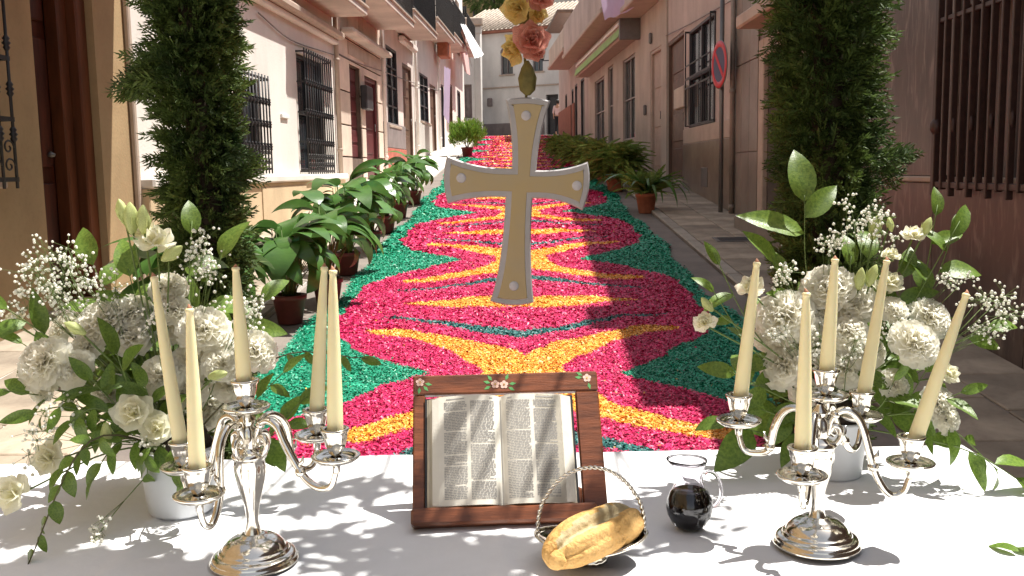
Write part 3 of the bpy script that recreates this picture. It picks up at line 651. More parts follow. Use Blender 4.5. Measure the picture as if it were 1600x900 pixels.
# ---- across the top of the street
YB = 46.5
def bx(px, py=130): return at(px, py, YB)
p0, p1 = bx(730), bx(905); zb = gz(YB)
FB = Fr((0, YB, 0), (1, -.5, 0), (.5, 1, 0))
ops = [rect(FB, 782, 801, 83, 117), rect(FB, 853, 872, 148)]
ops[1] = (ops[1][0], ops[1][1], zb+.05, ops[1][3]); ops.append(rect(FB, 832, 848, 82, 112))
h = House(FB, 'white_house', 'white two storey house closing the top of the street', p0.x-1.0, p1.x+4, loc(FB, 800, 50)[1], M['wbuild'], ops, depth=6)
zz = loc(FB, 745, 58)[1]
for q in (ops[0], ops[2]):
    h.window(q, M['grey'], d=.15, rails=0, mull=1); a_, c_ = q[0], q[1]
    h.mb().prism([(a_+(c_-a_)*(.5-.5*math.cos(t_)), -.03, q[3]+.28*math.sin(t_)) for t_ in np.linspace(0, PI, 9)], (0, .02, 0)).build('arched_head', M['grey'], h.root)
h.door(ops[1], M['darkdoor'], d=.2, panels=3)
h.box('plinth', h.x0, ops[1][0]-.1, -.05, -.002, zb-.3, zb+.75, M['grey'], .01); h.box('string_course', h.x0, h.x1, -.06, -.002, loc(FB, 780, 138)[1], loc(FB, 780, 138)[1]+.06, M['beigem'], .01)
zt = loc(FB, 800, 50)[1]
h.box('eaves', h.x0-.2, h.x1+.2, -.28, .05, zt+.002, zt+.12, M['rbrown'], .02)
rb = h.mb(); rb.add([(h.x0-.2, -.30, zt+.13), (h.x1+.2, -.30, zt+.13), (h.x1+.2, 3.6, zt+1.75), (h.x0-.2, 3.6, zt+1.75), (h.x0-.2, 3.6, zt+.0), (h.x1+.2, 3.6, zt+.0)], [(0, 1, 2, 3), (3, 2, 5, 4)])
rf = rb.build('roof', M['tile'], h.root)
rt = h.mb()
for k in range(46):
    x_ = h.x0-.2+k*.235; rt.tube([(x_, -.32, zt+.15), (x_, 3.6, zt+1.77)], .055, 5, cap=True)
rt.build('tile_rows', M['tile'], rf)
for (px_, py_) in ((766, 160),): x_, z_ = loc(FB, px_, py_); h.box('wall_ornament', x_-.14, x_+.14, -.1, -.002, z_-.2, z_+.2, M['grey'], .05)
# pilastered building left of it
FP = Fr((0, 44.5, 0), (1, 0, 0), (0, 1, 0))
x0_, x1_ = X_(FP, 700, 100), X_(FP, 751, 100)
qd = rect(FP, 724, 737, 132); qd = (qd[0], qd[1], gz(44.5)+.05, qd[3])
h = House(FP, 'pilastered_building', 'grey white building with corner pilaster at the street end', x0_, x1_, loc(FP, 745, 32)[1], M['wbuild'], [qd], depth=2)
h.door(qd, M['grey'], d=.15, panels=2, handle=False); zt = loc(FP, 745, 32)[1]
h.box('pilaster', x1_-.28, x1_+.0, -.1, -.002, gz(44), zt, M['gbuild'], .02); h.box('cornice', x0_, x1_+.15, -.35, -.0, zt-.25, zt+.10, M['beigem'], .05); h.box('capital', x1_-.36, x1_+.08, -.16, -.101+.098, zt-.6, zt-.26, M['gbuild'], .04)
h.box('plinth', x0_, x1_-.3, -.05, -.002, gz(44)-.3, gz(44)+.9, M['gbuild'], .01)
# buildings on the rise behind
for i, (px0, px1, py, Y, m_, lab) in enumerate(((700, 800, -60, 58, M['ochre'], 'tan building glimpsed above the pilastered building'), (795, 990, -120, 62, M['gbuild'], 'grey upper building behind the white house roof'), (520, 760, -90, 70, M['wbuild'], 'tall pale building hidden behind the sunny row'))):
    FQ = Fr((0, Y, 0), (1, 0, 0), (0, 1, 0)); a_, z_ = loc(FQ, px0, py); c_ = X_(FQ, px1, py)
    wz = loc(FQ, px0, 42)[1]
    q = [(a_+(c_-a_)*(k+.2)/6, a_+(c_-a_)*(k+.65)/6, wz-.2, wz+1.2) for k in range(6)] if z_ > wz+1.6 else []
    h = House(FQ, 'hillside_building', lab, a_, c_, z_, m_, q, cat='building', depth=6)
    for qq in q: h.window(qq, M['grey'], d=.15, sill=False)
    h.box('roof_edge', a_-.3, c_+.3, -.4, .1, z_, z_+.2, M['tile'], .05)
# hill closing the view
HV = []; HF = []; nn = 24
for i in range(nn+1):
    for j in range(9): HV.append((-150+300*i/nn, 80+j*14, 3+j*5.2+2*math.sin(i*1.3+j)+(-4 if j == 0 else 0)))
for i in range(nn):
    for j in range(8): a = i*9+j; HF.append((a, a+9, a+10, a+1))
link('hill', npmesh('hill', HV, HF, M['hill'], True), None, kind='structure')
# ------------------------------------------------------------------ altar table
def glass_mat(name, col, rough=.0, ior=1.45, vol=None):
    m = bpy.data.materials.new(name); m.use_nodes = True; b = m.node_tree.nodes['Principled BSDF']
    b.inputs['Base Color'].default_value = (*col, 1); b.inputs['Roughness'].default_value = rough; b.inputs['IOR'].default_value = ior
    b.inputs['Transmission Weight'].default_value = 1.0; return m
GL = glass_mat('clear_glass', (.86, .84, .88))
TY1 = 1.885; tc_ = on_table(1490, 690); TX1 = tc_.x; TX0 = -1.30; TY0 = .78; TW = R(1.2)
table = empty('altar_table', (0, 1.3, gz(1.3)), label='long altar table covered with a white cloth across the foot of the carpet', cat='table')
tb = MB((0, 1.3, gz(1.3))); tb.box(TX0+.02, TX1-.02, TY0+.02, TY1-.02, ZT-.04, ZT-.006, bev=.01); tb.build('tabletop', M['cwood'], table)
for x in (TX0+.1, TX1-.1):
    for y in (TY0+.1, TY1-.1): b = MB((0, 1.3, gz(1.3))); b.box(x-.03, x+.03, y-.03, y+.03, gz(y)-.0, ZT-.0405, bev=.006); b.build('leg', M['cwood'], table)
# cloth: one sheet over the top and down the sides, with soft folds and ironing creases
def cloth_h(x, y):
    h = .0018*math.sin(x*9+y*5)+.0012*math.sin(x*4-y*13+1)+.0008*math.sin(x*23+y*7+2*math.sin(y*4))+.0005*math.sin(x*41-y*33)
    for cx in (-.62, -.05, .50): h += .0032*math.exp(-((x-cx-.02*math.sin(y*6))/.006)**2)
    h += .0032*math.exp(-((y-1.30-.01*math.sin(x*5))/.006)**2)
    return h
NX, NY = 150, 80; CV_ = []; CF_ = []
us = [TX0-.0+(TX1-TX0)*i/NX for i in range(NX+1)]; vs_ = [TY0+(TY1-TY0)*j/NY for j in range(NY+1)]
drop = [(0.012, .004), (.022, .03), (.028, .1), (.034, .25), (.04, .45), (.05, .62)]
def cpoint(i, j):
    x = us[min(max(i, 0), NX)]; y = vs_[min(max(j, 0), NY)]; z = ZT+cloth_h(x, y); ox = oy = 0
    kx = -i if i < 0 else (i-NX if i > NX else 0); ky = -j if j < 0 else (j-NY if j > NY else 0)
    k = max(kx, ky)
    if k:
        o, dz = drop[k-1]; w = (.022*math.sin(x*22+1)+.02*math.sin(y*26))*min(1, dz*3)
        sx = (-1 if i < 0 else 1) if kx else 0; sy = (-1 if j < 0 else 1) if ky else 0
        x += sx*(o+w+dz*.05)*(kx/k); y += sy*(o+w+dz*.05)*(ky/k); z = ZT-dz
    a = TW*(x)*1.0
    return (x, y+a*1.0*.9, z)
KI = range(-6, NX+7); KJ = range(-6, NY+7); ii = {}
for i in KI:
    for j in KJ: ii[(i, j)] = len(CV_); CV_.append(cpoint(i, j))
for i in list(KI)[:-1]:
    for j in list(KJ)[:-1]: CF_.append((ii[(i, j)], ii[(i+1, j)], ii[(i+1, j+1)], ii[(i, j+1)]))
cl = link('tablecloth', npmesh('tablecloth', np.array(CV_)-np.array((0, 1.3, ZT)), CF_, M['cloth'], True)); cl.location = (0, 1.3, ZT)
put(cl, 'plain white tablecloth spread over the altar table', 'tablecloth')
# raised white damask motifs woven into the cloth corners
ZC = ZT+.0035

# ------------------------------------------------------------------ candelabra with tapers
def candelabrum(label, base_px, cups, tips, clabels, lean=0.0):
    c = on_table(*base_px, h=.002); c.z = ZC
    t = empty('candelabrum', c, label=label, cat='candelabrum', group='silver candelabra on the altar table')
    rb = .064
    MB().lathe([(0, 0), (rb*.99, 0), (rb*1.01, .002), (rb*1.01, .0045), (rb*.965, .0065), (rb*.955, .0085), (rb*.95, .0105), (rb*.90, .0135), (rb*.83, .0150), (rb*.80, .0155), (rb*.79, .0185), (rb*.765, .0205), (rb*.73, .0210), (rb*.715, .0235), (rb*.66, .0285), (rb*.55, .0345), (rb*.42, .0385), (rb*.30, .0400), (rb*.27, .0425), (rb*.23, .0435), (.0, .0445)], 64).build('base', M['silver'], t)
    ctop = at(*cups[0][:2], cups[0][2])-c; H = ctop.z-.048           # height of the centre pan
    s = H/.235
    MB().lathe([(.0135, .041), (.0115, .050*s), (.0085, .066*s), (.0105, .088*s), (.018, .118*s), (.0215, .138*s), (.0225, .150*s), (.021, .160*s), (.024, .163*s), (.026, .168*s), (.022, .173*s), (.013, .177*s), (.014, .182*s), (.015, .195*s), (.013, .207*s), (.009, .213*s), (.012, .219*s), (.012, .224*s), (.006, .230*s), (.006, H)], 32,
              fn=lambda an, i: 1+(.07*math.cos(an*6) if 3 <= i <= 7 or 12 <= i <= 14 else 0)).build('stem', M['silver'], t)
    def cup(parent, p, name):                     # p: centre of the cup rim, relative to the base
        z = p.z
        pan = MB(); pan.lathe([(.005, z-.062), (.006, z-.052), (.012, z-.048), (.026, z-.046), (.033, z-.041), (.0345, z-.038), (.033, z-.0365), (.025, z-.041), (.012, z-.044), (.008, z-.040)], 36, (p.x, p.y, 0))
        pan.build('drip_pan', M['silver'], parent)
        cp = MB(); cp.lathe([(.0055, z-.046), (.0055, z-.038), (.009, z-.035), (.013, z-.026), (.0165, z-.012), (.0175, z-.006), (.0195, z-.003), (.0205, z), (.0195, z+.0012), (.0145, z+.0008), (.0128, z-.003), (.0125, z-.02), (0, z-.02)], 36, (p.x, p.y, 0), fn=lambda an, i: 1+(.045*math.cos(an*8) if 3 <= i <= 4 else 0))
        cp.build('candle_cup', M['silver'], parent)
    cup(t, ctop, 'centre')
    for k, (px, py, Y) in enumerate(cups[1:]):
        p = at(px, py, Y)-c; r = math.hypot(p.x, p.y); u = Vector((p.x/r, p.y/r, 0)); zj = .188*s
        pts = [u*.010+Vector((0, 0, zj-.018)), u*.020+Vector((0, 0, zj-.020)), u*.030+Vector((0, 0, zj-.008)), u*.030+Vector((0, 0, zj+.006)), u*.020+Vector((0, 0, zj+.010)), u*.016+Vector((0, 0, zj+.001)), u*.022+Vector((0, 0, zj-.004))]
        main = [u*.012+Vector((0, 0, zj-.005)), u*.018+Vector((0, 0, zj+.022)), u*.034+Vector((0, 0, zj+.034)), u*.052+Vector((0, 0, zj+.026)), u*.064+Vector((0, 0, zj+.002)), u*(r*.62)+Vector((0, 0, (zj+p.z-.07)/2-.022)), u*(r*.78)+Vector((0, 0, p.z-.088)), u*(r*.93)+Vector((0, 0, p.z-.084)), u*r+Vector((0, 0, p.z-.060))]
        P = smooth_path(main, 7); n = len(P); b = MB()
        b.tube(P, [.0062-.0018*abs(i/n-.45)*2 for i in range(n)], 10); b.tube(smooth_path(pts, 6), [.0045]*(6*6+1), 8)
        b.lathe([(.0, -.008), (.007, -.005), (.0085, 0), (.007, .005), (0, .008)], 12, P[int(n*.6)]); b.lathe([(.0, -.006), (.006, -.004), (.007, 0), (.006, .004), (0, .006)], 12, P[int(n*.16)])
        # acanthus spur
        q = P[int(n*.58)]; b.tube([q, q+u*.008+Vector((0, 0, .010)), q+u*.010+Vector((0, 0, .018))], [.004, .003, .0008], 6)
        a = b.build('arm', M['silver'], t); cup(a, p, 'arm')
    for k, ((px, py, Y), (tx, ty), lab) in enumerate(zip(cups, tips, clabels)):
        p0 = at(px, py+4, Y); p0.z -= .018; p1 = at(tx, ty, Y+.004*k-.002); d = (p1-p0); L = d.length; Rm = frame(d)
        o = empty('taper_candle', p0, Rm.to_euler(), label=lab, cat='candle', group='cream taper candles')
        # seat the butt of the taper inside its cup
        MB().lathe([(0, 0), (.0112, 0), (.0115, .002), (.0108, L*.25), (.0090, L*.55), (.0066, L*.82), (.0050, L*.94), (.0046, L*.965), (.0056, L*.972), (.0058, L*.988), (.0040, L*.994), (0, L*.995)], 20, fn=lambda an, i: 1+.02*math.sin(an*3+i)).build('wax', M['candle'], o)
        MB().tube([(0, 0, L*.985), (.0004, 0, L*.998), (.0012, 0, L*1.010), (.0025, 0, L*1.014)], [.0036, .0034, .0014, .0010], 8).build('wick', M['wick'], o)
        # wax rim collar
    return t
candelabrum('silver five branched candelabrum beside the grey vase and hanging leaves', (398, 878),
  [(382, 594, 1.345), (308, 729, 1.25), (523, 670, 1.30), (493, 640, 1.43), (284, 690, 1.43)],
  [(368, 416), (296, 480), (520, 420), (507, 415), (240, 430)],
  ['cream taper in the raised middle cup of the candelabrum by the grey vase', 'short looking cream taper nearest the drooping leaves, standing in front of white roses', 'cream taper in the lowest outer cup closest to the wooden bookstand', 'cream taper just behind another, touching tips, against the green carpet border', 'cream taper half hidden by leaves and carnations beside the grey vase'])
candelabrum('silver five branched candelabrum beside the wine jug', (1276, 851),
  [(1291, 577, 1.405), (1254, 699, 1.275), (1155, 617, 1.43), (1347, 612, 1.53), (1424, 682, 1.37)],
  [(1305, 403), (1260, 455), (1183, 408), (1386, 405), (1511, 457)],
  ['cream taper in the tall middle cup of the candelabrum by the wine jug', 'upright cream taper low in front, directly before the jug side candelabrum stem', 'cream taper on the arm reaching towards the pink carpet, above the wine jug', 'tilted cream taper in the rear cup, in front of white carnations', 'strongly tilted cream taper in the outermost cup over the table edge'])

# ------------------------------------------------------------------ bookstand and open book
bl = on_table(645, 822); br = on_table(942, 812); w = (br-bl); w.z = 0; SW = .318
X = w.normalized(); bc = bl+X*SW/2; bc.z = ZC
tl_ = R(33); back = Vector((-X.y, X.x, 0)); Yv = (back*math.sin(tl_)+Vector((0, 0, 1))*math.cos(tl_)).normalized(); Zv = X.cross(Yv)
SR = Matrix((X, Yv, Zv)).transposed(); SM = TM(bc, SR)
st = empty('bookstand', bc, SR.to_euler(), label='brown wooden bookstand with painted flowers holding the open book', cat='bookstand')
SHt = .252; h_ = SW/2
def sb(name, *a, m=M['cwood'], bev=.0025, parent=None, **k): return MB().box(*a, bev=bev).build(name, m, parent or st, **k)
sb('stile', -h_, -h_+.021, .012, SHt-.036, -.004, .010); sb('stile', h_-.040, h_, .012, SHt-.036, -.004, .010)
sb('top_rail', -h_, h_, SHt-.0355, SHt, -.0045, .0105); sb('bottom_rail', -h_+.0215, h_-.0405, .012, .05, -.0035, .009)
sb('ledge', -h_-.001, h_-.02, -.010, .018, .0, .036, bev=.004)
# struts propping the frame from behind
for s_ in (-1, 1):
    b = MB(); Pi = SM.inverted(); top = Vector((s_*.10, .19, -.004)); foot = Pi @ (bc+X*s_*.10+back*.235+Vector((0, 0, .004)))
    b.tube([top, foot], .006, 6); b.build('strut', M['cwood'], st)
# painted flowers at the top rail
def painted(cx, cy, s=1.0, leaves=((1, -.6), (-.2, -1))):
    f = MB()
    for k in range(5):
        a = 2*PI*k/5+.3; q = [(cx+math.cos(a)*.0045*s+.0032*s*math.cos(t), cy+math.sin(a)*.0045*s+.0032*s*math.sin(t), .0112) for t in np.linspace(0, 2*PI, 9)[:-1]]; f.poly(q)
    f.build('painted_flower', M['painty'], st)
    g = MB(); g.poly([(cx+.0018*s*math.cos(t), cy+.0018*s*math.sin(t), .0118) for t in np.linspace(0, 2*PI, 9)[:-1]])
    lf = MB()
    for (dx, dy) in leaves:
        d = Vector((dx, dy, 0)).normalized(); n = Vector((-d.y, d.x, 0)); c = Vector((cx, cy, .0109))+d*.0085*s
        lf.poly([tuple(c), tuple(c+d*.006*s+n*.003*s), tuple(c+d*.013*s), tuple(c+d*.006*s-n*.003*s)])
    lf.build('painted_leaf', M['paintg'], st); g.build('painted_flower_centre', M['bread'], st)
painted(-h_+.012, SHt-.013, 1, ((1, -.25), (-.1, -1), (.7, -.8))); painted(-.018, SHt-.020, 1, ((-1, .3), (-.7, .9), (-.9, -.4))); painted(-.003, SHt-.021, 1, ((1, .1), (.8, -.5), (.4, 1))); painted(h_-.018, SHt-.013, 1, ((-1, .1), (.2, -1), (-.8, .5)))
# open book resting on the ledge
BX = -.012; BW = .118; B0, B1 = .0185, .207
bo = empty('open_book', SM @ Vector((BX, 0.02, .0112)), SR.to_euler(), label='open bible with two columns of small print resting on the bookstand', cat='book')
def hz(x):                                       # page surface height across the opening
    a = abs(x); return .010+.017*(1-math.exp(-a/.012))-.010*(a/.1)**2 if a < .103 else None
prof = [(-.123, .0025)]+[(-.103-.020*(1-t)*.98, .0025+(hz(-.1029)-.0025)*t) for t in (.25, .5, .75)]
xsP = np.linspace(-.1029, .1029, 49); sec = prof+[(x, hz(x)) for x in xsP]+[(.103+.018*(1-t), .0025+(hz(.1029)-.0025)*t) for t in (.75, .5, .25)]+[(.121, .0025)]
off = Vector((0, .02, 0))
def ext(secs, y0, y1): 
    vs = [(x, y, z) for y in (y0, y1) for x, z in secs]; n = len(secs)
    return vs, [(i, i+1, n+i+1, n+i) for i in range(n-1)]
b = MB(off); v_, f_ = ext(sec[3:-3], B0+.001, B1-.002); b.add(v_, f_, True); b.build('pages', M['page'], bo)
b = MB(off); n_ = len(sec)
for a_, c_ in ((0, 4), (n_-4, n_)):
    sub = sec[a_:c_]; v_, f_ = ext(sub, B0+.001, B1-.002); b.add(v_, f_)
for y in (B0+.001, B1-.002): b.add([(x, y, z) for x, z in sec], [tuple(range(n_))])
b.build('page_edges', M['pedge'], bo)
b = MB(off); b.box(-.127, .125, B0, B1+.001, .0, .0022, bev=.001); b.build('cover', M['iron'], bo)
for s_, (e0, e1) in ((1, (.103, .119)), (1, (.103, .112)), (-1, (.103, .114))):    # loose leaves fanned at the fore edge
    z0 = hz(.1029)+.0006; b = MB(off)
    b.add([(s_*.06, B0+.002, hz(.06)+.0005), (s_*e0, B0+.002, z0), (s_*e1, B0+.003, z0-.004), (s_*e1, B1-.006, z0-.003), (s_*e0, B1-.004, z0), (s_*.06, B1-.003, hz(.06)+.0005)], [(0, 1, 4, 5), (1, 2, 3, 4)]); b.build('loose_leaf', M['page'], bo)
pr_ = MB(off); r2 = random.Random(3)
for col0, col1 in ((-.094, -.056), (-.050, -.010), (.010, .050), (.056, .094)):
    y = B1-.014; para = r2.randint(4, 9)
    while y > B0+.010:
        x = col0 + (.003 if para == 0 else 0); end = col1-(r2.random()*.022 if para == 1 else 0)
        while x < end-.002:
            wl_ = r2.uniform(.0022, .0075); x2 = min(x+wl_, end)
            pr_.add([(x, y, hz(x)+.0007), (x2, y, hz(x2)+.0007), (x2, y+.00135, hz(x2)+.0007), (x, y+.00135, hz(x)+.0007)], [(0, 1, 2, 3)]); x = x2+.0009
        y -= .0027; para -= 1
        if para < 0: para = r2.randint(4, 12); y -= .0022 if r2.random() < .5 else 0
for x0, x1 in ((-.09, -.06), (-.018, -.012), (.012, .02), (.06, .09)): pr_.add([(x0, B1-.0085, hz(x0)+.0007), (x1, B1-.0085, hz(x1)+.0007), (x1, B1-.0068, hz(x1)+.0007), (x0, B1-.0068, hz(x0)+.0007)], [(0, 1, 2, 3)])
pr_.build('print', M['ink'], bo)

# ------------------------------------------------------------------ silver basket with bread
bk = on_table(924, 880); bk.z = ZC
t = empty('bread_basket', bk, (0, 0, R(2)), label='small footed silver basket with twisted rope handle holding bread', cat='basket')
MB().lathe([(0, 0), (.022, 0), (.024, .004), (.021, .008), (.016, .014), (.013, .018), (0, .018)], 32, fn=lambda an, i: 1+.06*math.cos(an*14)).build('foot', M['silver'], t)
b = MB(); N = 56; rings = []
for s_, sgn in ((0, 1), (1, -1)):
    pass
def dish(u, an, th=0):
    wv = 1+.05*math.cos(an*2); x = u*.077*math.cos(an)*wv; y = u*.058*math.sin(an)
    z = .017+.020*u**2.4*(1+.30*math.cos(2*an))+th; return (x, y, z)
us_ = [0, .2, .4, .6, .8, .93, 1.0]; vs = []; fs = []
for u in us_: vs += [dish(u, 2*PI*k/N) for k in range(N)]
for u in us_[::-1]: vs += [dish(u, 2*PI*k/N, -.0018) for k in range(N)]
for i in range(2*len(us_)-1):
    for k in range(N): k2 = (k+1) % N; fs.append((i*N+k, i*N+k2, (i+1)*N+k2, (i+1)*N+k))
b.add(vs, fs, True); b.tube([dish(1.0, 2*PI*k/N) for k in range(N+1)], .0022, 8, cap=False); dsh = b.build('dish', M['silver'], t)
hr = .0755
arc = [Vector((math.cos(a)*hr*(1.02 if math.sin(a) < .5 else 1), .0, .052+math.sin(a)*.088*(1 if math.sin(a) > 0 else .6))) for a in np.linspace(-.15, PI+.15, 120)]
b = MB()
for ph in (0, PI):
    pts = []
    for i, p in enumerate(arc):
        tg = (arc[min(i+1, 119)]-arc[max(i-1, 0)]).normalized(); n1 = Vector((0, 1, 0)); n2 = tg.cross(n1); a = i*.92+ph; pts.append(p+(n1*math.cos(a)+n2*math.sin(a))*.0017)
    b.tube(pts, .0017, 6)
b.build('rope_handle', M['silver'], t)
# bread
pA = at(868, 860, 1.238); pB = at(988, 808, 1.352); ax_ = (pB-pA); L = ax_.length+.034; mid = (pA+pB)/2
zlow = bk.z+.036; 
br_R = yframe(ax_, Vector((-.1, -.35, 1))); bt = empty('bread_loaf', mid, br_R.to_euler(), label='golden crusted bread loaf split along the top, lying in the silver basket', cat='bread')
NU, NV = 70, 64; vs = []; fs = []
import mathutils.noise as mn
for i in range(NU+1):
    u = i/NU; y = (u-.5)*L; e = abs(2*u-1); rr = (1-e**3.2)**.5 if e < 1 else 0; rr = max(rr, .02)*(.030+.0045*math.sin(u*2.6+.4)); 
    for k in range(NV):
        a = 2*PI*k/NV; x = math.cos(a)*rr*1.06; z = math.sin(a)*rr*.92
        # gash along the top, wandering; second fold near the near end
        da = a-(1.05+.62*u+.10*math.sin(u*9)); w_ = .20 if u > .2 else .14
        f = 1-(.36 if u > .12 else .5)*math.exp(-(da/w_)**2)*(1 if u < .93 else .4)+.11*math.exp(-((da-.42)/.17)**2)+.13*math.exp(-((da+.42)/.17)**2)
        d2 = a-(.25+.5*u); f *= 1-.17*math.exp(-(d2/.09)**2)*max(0, 1-u/.55)       # second fold running from the near end
        f *= 1-.10*math.exp(-((u-.60-.06*math.sin(a*1.3))/.020)**2)*max(0, math.cos(a-.2))
        if u < .10: f *= 1-.16*math.exp(-((a-.75)/.3)**2)
        f += .03*mn.noise(Vector((x*40, y*40, z*40)))+.012*mn.noise(Vector((x*120, y*120, z*120)))
        vs.append((x*f, y, z*f-.008*(2*u-1)**2))
for i in range(NU):
    for k in range(NV): k2 = (k+1) % NV; fs.append((i*NV+k, i*NV+k2, (i+1)*NV+k2, (i+1)*NV+k))
fs += [tuple(range(NV-1, -1, -1)), tuple(NU*NV+k for k in range(NV))]
crust = MB().add(vs, fs, True); 
me = bpy.data.meshes.new('crust'); me.from_pydata(crust.v, [], [f[::-1] for f in crust.f]); me.polygons.foreach_set('use_smooth', [True]*len(me.polygons)); me.materials.append(M['bread']); me.materials.append(M['flour'])
for pidx, p in enumerate(me.polygons):
    if pidx < NU*NV:
        u = (pidx//NV)/NU; a = 2*PI*(pidx % NV)/NV; da = a-(1.05+.62*u+.10*math.sin(u*9))
        wob = .05*math.sin(u*23)+.04*math.sin(u*51+1)
        if abs(da-.04) < .27+wob and .07 < u < .95: p.material_index = 1
link('crust', me, bt)
# knob of the loaf folded at the near end
vs = []
bm = bmesh.new(); bmesh.ops.create_icosphere(bm, subdivisions=4, radius=1)
for v in bm.verts:
    n_ = v.co.copy(); s_ = 1+.10*mn.noise(n_*2)+.04*mn.noise(n_*6)-.16*math.exp(-((n_.x+.1)/.14)**2)*(n_.z > -.2); v.co = Vector((n_.x*.019, n_.y*.013, n_.z*.0145))*s_
me = bpy.data.meshes.new('heel'); bm.to_mesh(me); bm.free(); me.polygons.foreach_set('use_smooth', [True]*len(me.polygons)); me.materials.append(M['bread'])
link('heel', me, bt, Matrix.Translation((.005, -L*.5+.012, -.008)))

# ------------------------------------------------------------------ glass jug with dark wine
jc = on_table(1077, 828); jc.z = ZC+.001
t = empty('wine_jug', jc, (0, 0, R(-8)), label='small clear glass jug half filled with dark wine', cat='jug')
outer = [(0, 0), (.016, 0), (.020, .001), (.0275, .008), (.0345, .022), (.0368, .034), (.0350, .046), (.0300, .057), (.0245, .067), (.0215, .076), (.0212, .084), (.0225, .094), (.0255, .104), (.0275, .109)]
inner = [(r-.0016, z) for r, z in outer[::-1][:-3]]+[(.0245, .0085), (.015, .0035), (0, .003)]
def spout(an, i):
    z = (outer+inner)[i][1]; k = max(0, (z-.082)/.027); d = math.cos(an-PI*.93); return 1+k*.34*max(0, d)**3
MB().lathe(outer+[(.0270, .1105)]+inner, 48, fn=lambda an, i: (lambda z: 1+max(0, (z-.082)/.027)*.34*max(0, math.cos(an-PI*.93))**3)((outer+[(.0270, .1105)]+inner)[i][1])).build('glass_body', GL, t)
hp = smooth_path([(.0225, 0, .088), (.030, 0, .092), (.041, 0, .086), (.048, 0, .070), (.048, 0, .052), (.042, 0, .039), (.034, 0, .034)], 6)
MB().tube(hp, [.0030]*len(hp), 10).build('handle', GL, t)
WI = mat('dark_red_wine', (.012, .002, .003), .06, .1, 5, 0, spec=.5)
MB().lathe([(0, .0024), (.0155, .0029), (.0253, .0082), (.0334, .0220), (.0357, .034), (.0339, .046), (.0290, .0568), (.0268, .0605), (.0266, .0610), (0, .0606)], 48).build('wine', WI, t)
# ------------------------------------------------------------------ leaves, blossoms
def leaf_mesh(name, L, Wd, bend, fold, m, nu=7, tipp=1.0, curl=0.0):
    V = []; F = []
    for i in range(nu+1):
        t = i/nu; w = Wd*.5*(math.sin(PI*t**.78)**.85 if 0 < t < 1 else 0)*(1 if tipp == 1 else tipp)+.0004
        a = bend*t; y = L*(math.sin(a)/bend if abs(bend) > 1e-3 else t); z = -L*((1-math.cos(a))/bend if abs(bend) > 1e-3 else 0)
        for s in (-1, -.5, 0, .5, 1):
            V.append((s*w, y, z+fold*abs(s)*w+curl*math.sin(t*9+s*2)*w*.25))
    for i in range(nu):
        for j in range(4): a = i*5+j; F.append((a, a+1, a+6, a+5))
    return npmesh(name, V, F, m, True)
LEAF = [leaf_mesh('leaf', 1, .36+.05*(k % 3), .25+.28*k, .30-.05*k, M['leaf'], curl=.3) for k in range(5)]
ALEAF = [leaf_mesh('leaf', 1, .20+.02*(k % 3), .9+.45*k, .22, M['aleaf'], nu=11, curl=.25) for k in range(5)]

def petal_flower(name, npet, m, kind, seed):
    r2 = random.Random(seed); V = []; F = []
    for k in range(npet):
        q = (k+.5)/npet
        if kind == 'carnation': el = PI/2-math.acos(1-q*1.15) if q*1.15 < 2 else -PI/2; el = PI/2-math.acos(max(-1, 1-q*1.25)); az = k*2.39996+r2.uniform(-.2, .2); ln = .62+.42*q*r2.uniform(.9, 1.1); wd = .34+.25*q; ruff = .085; cup = .3
        else: el = PI/2*(1-q)**1.0*.95-.12; az = k*2.39996; ln = .50+.50*q; wd = .42+.5*q; ruff = .025; cup = -1.0
        nu, nv = (5, 6) if kind == 'carnation' else (6, 6)
        d = Vector((math.cos(el)*math.cos(az), math.cos(el)*math.sin(az), math.sin(el))); side = Vector((-math.sin(az), math.cos(az), 0)); nrm = side.cross(d)
        ph = r2.uniform(0, 6); base = len(V)
        for i in range(nu+1):
            t = i/nu
            for j in range(nv+1):
                s = j/nv*2-1
                w = wd*(t**.75)*(1 if kind == 'carnation' else math.sin(PI*min(.93, t*.80+.12)))
                rl = ln*t*(1-.14*s*s*t)
                fr = ruff*t**2.2*(math.sin(s*7+ph)+.6*math.sin(s*13+ph*2))
                p = d*(rl+(.04*math.sin(s*11+ph)*t**4 if kind == 'carnation' else 0))+side*(w*s*.9)+nrm*(fr+cup*.16*(t*t)*(-1 if kind == 'carnation' else 1)+(.30*(1-s*s)*-t*(1-t*.4)*.6 if kind != 'carnation' else .1*s*s*t))
                if kind != 'carnation': p += d*0+Vector((0, 0, .35*t*t*(1-q)))
                V.append(tuple(p))
        for i in range(nu):
            for j in range(nv): a = base+i*(nv+1)+j; F.append((a, a+1, a+nv+2, a+nv+1))
    V = np.array(V); V /= np.percentile(np.linalg.norm(V, axis=1), 96)
    return npmesh(name, V, F, m, True)
CARN = [petal_flower('carnation', 58, M['petal'], 'carnation', s) for s in (1, 2, 3)]
ROSE = [petal_flower('lisianthus', 17, M['rose'], 'rose', s) for s in (4, 5)]
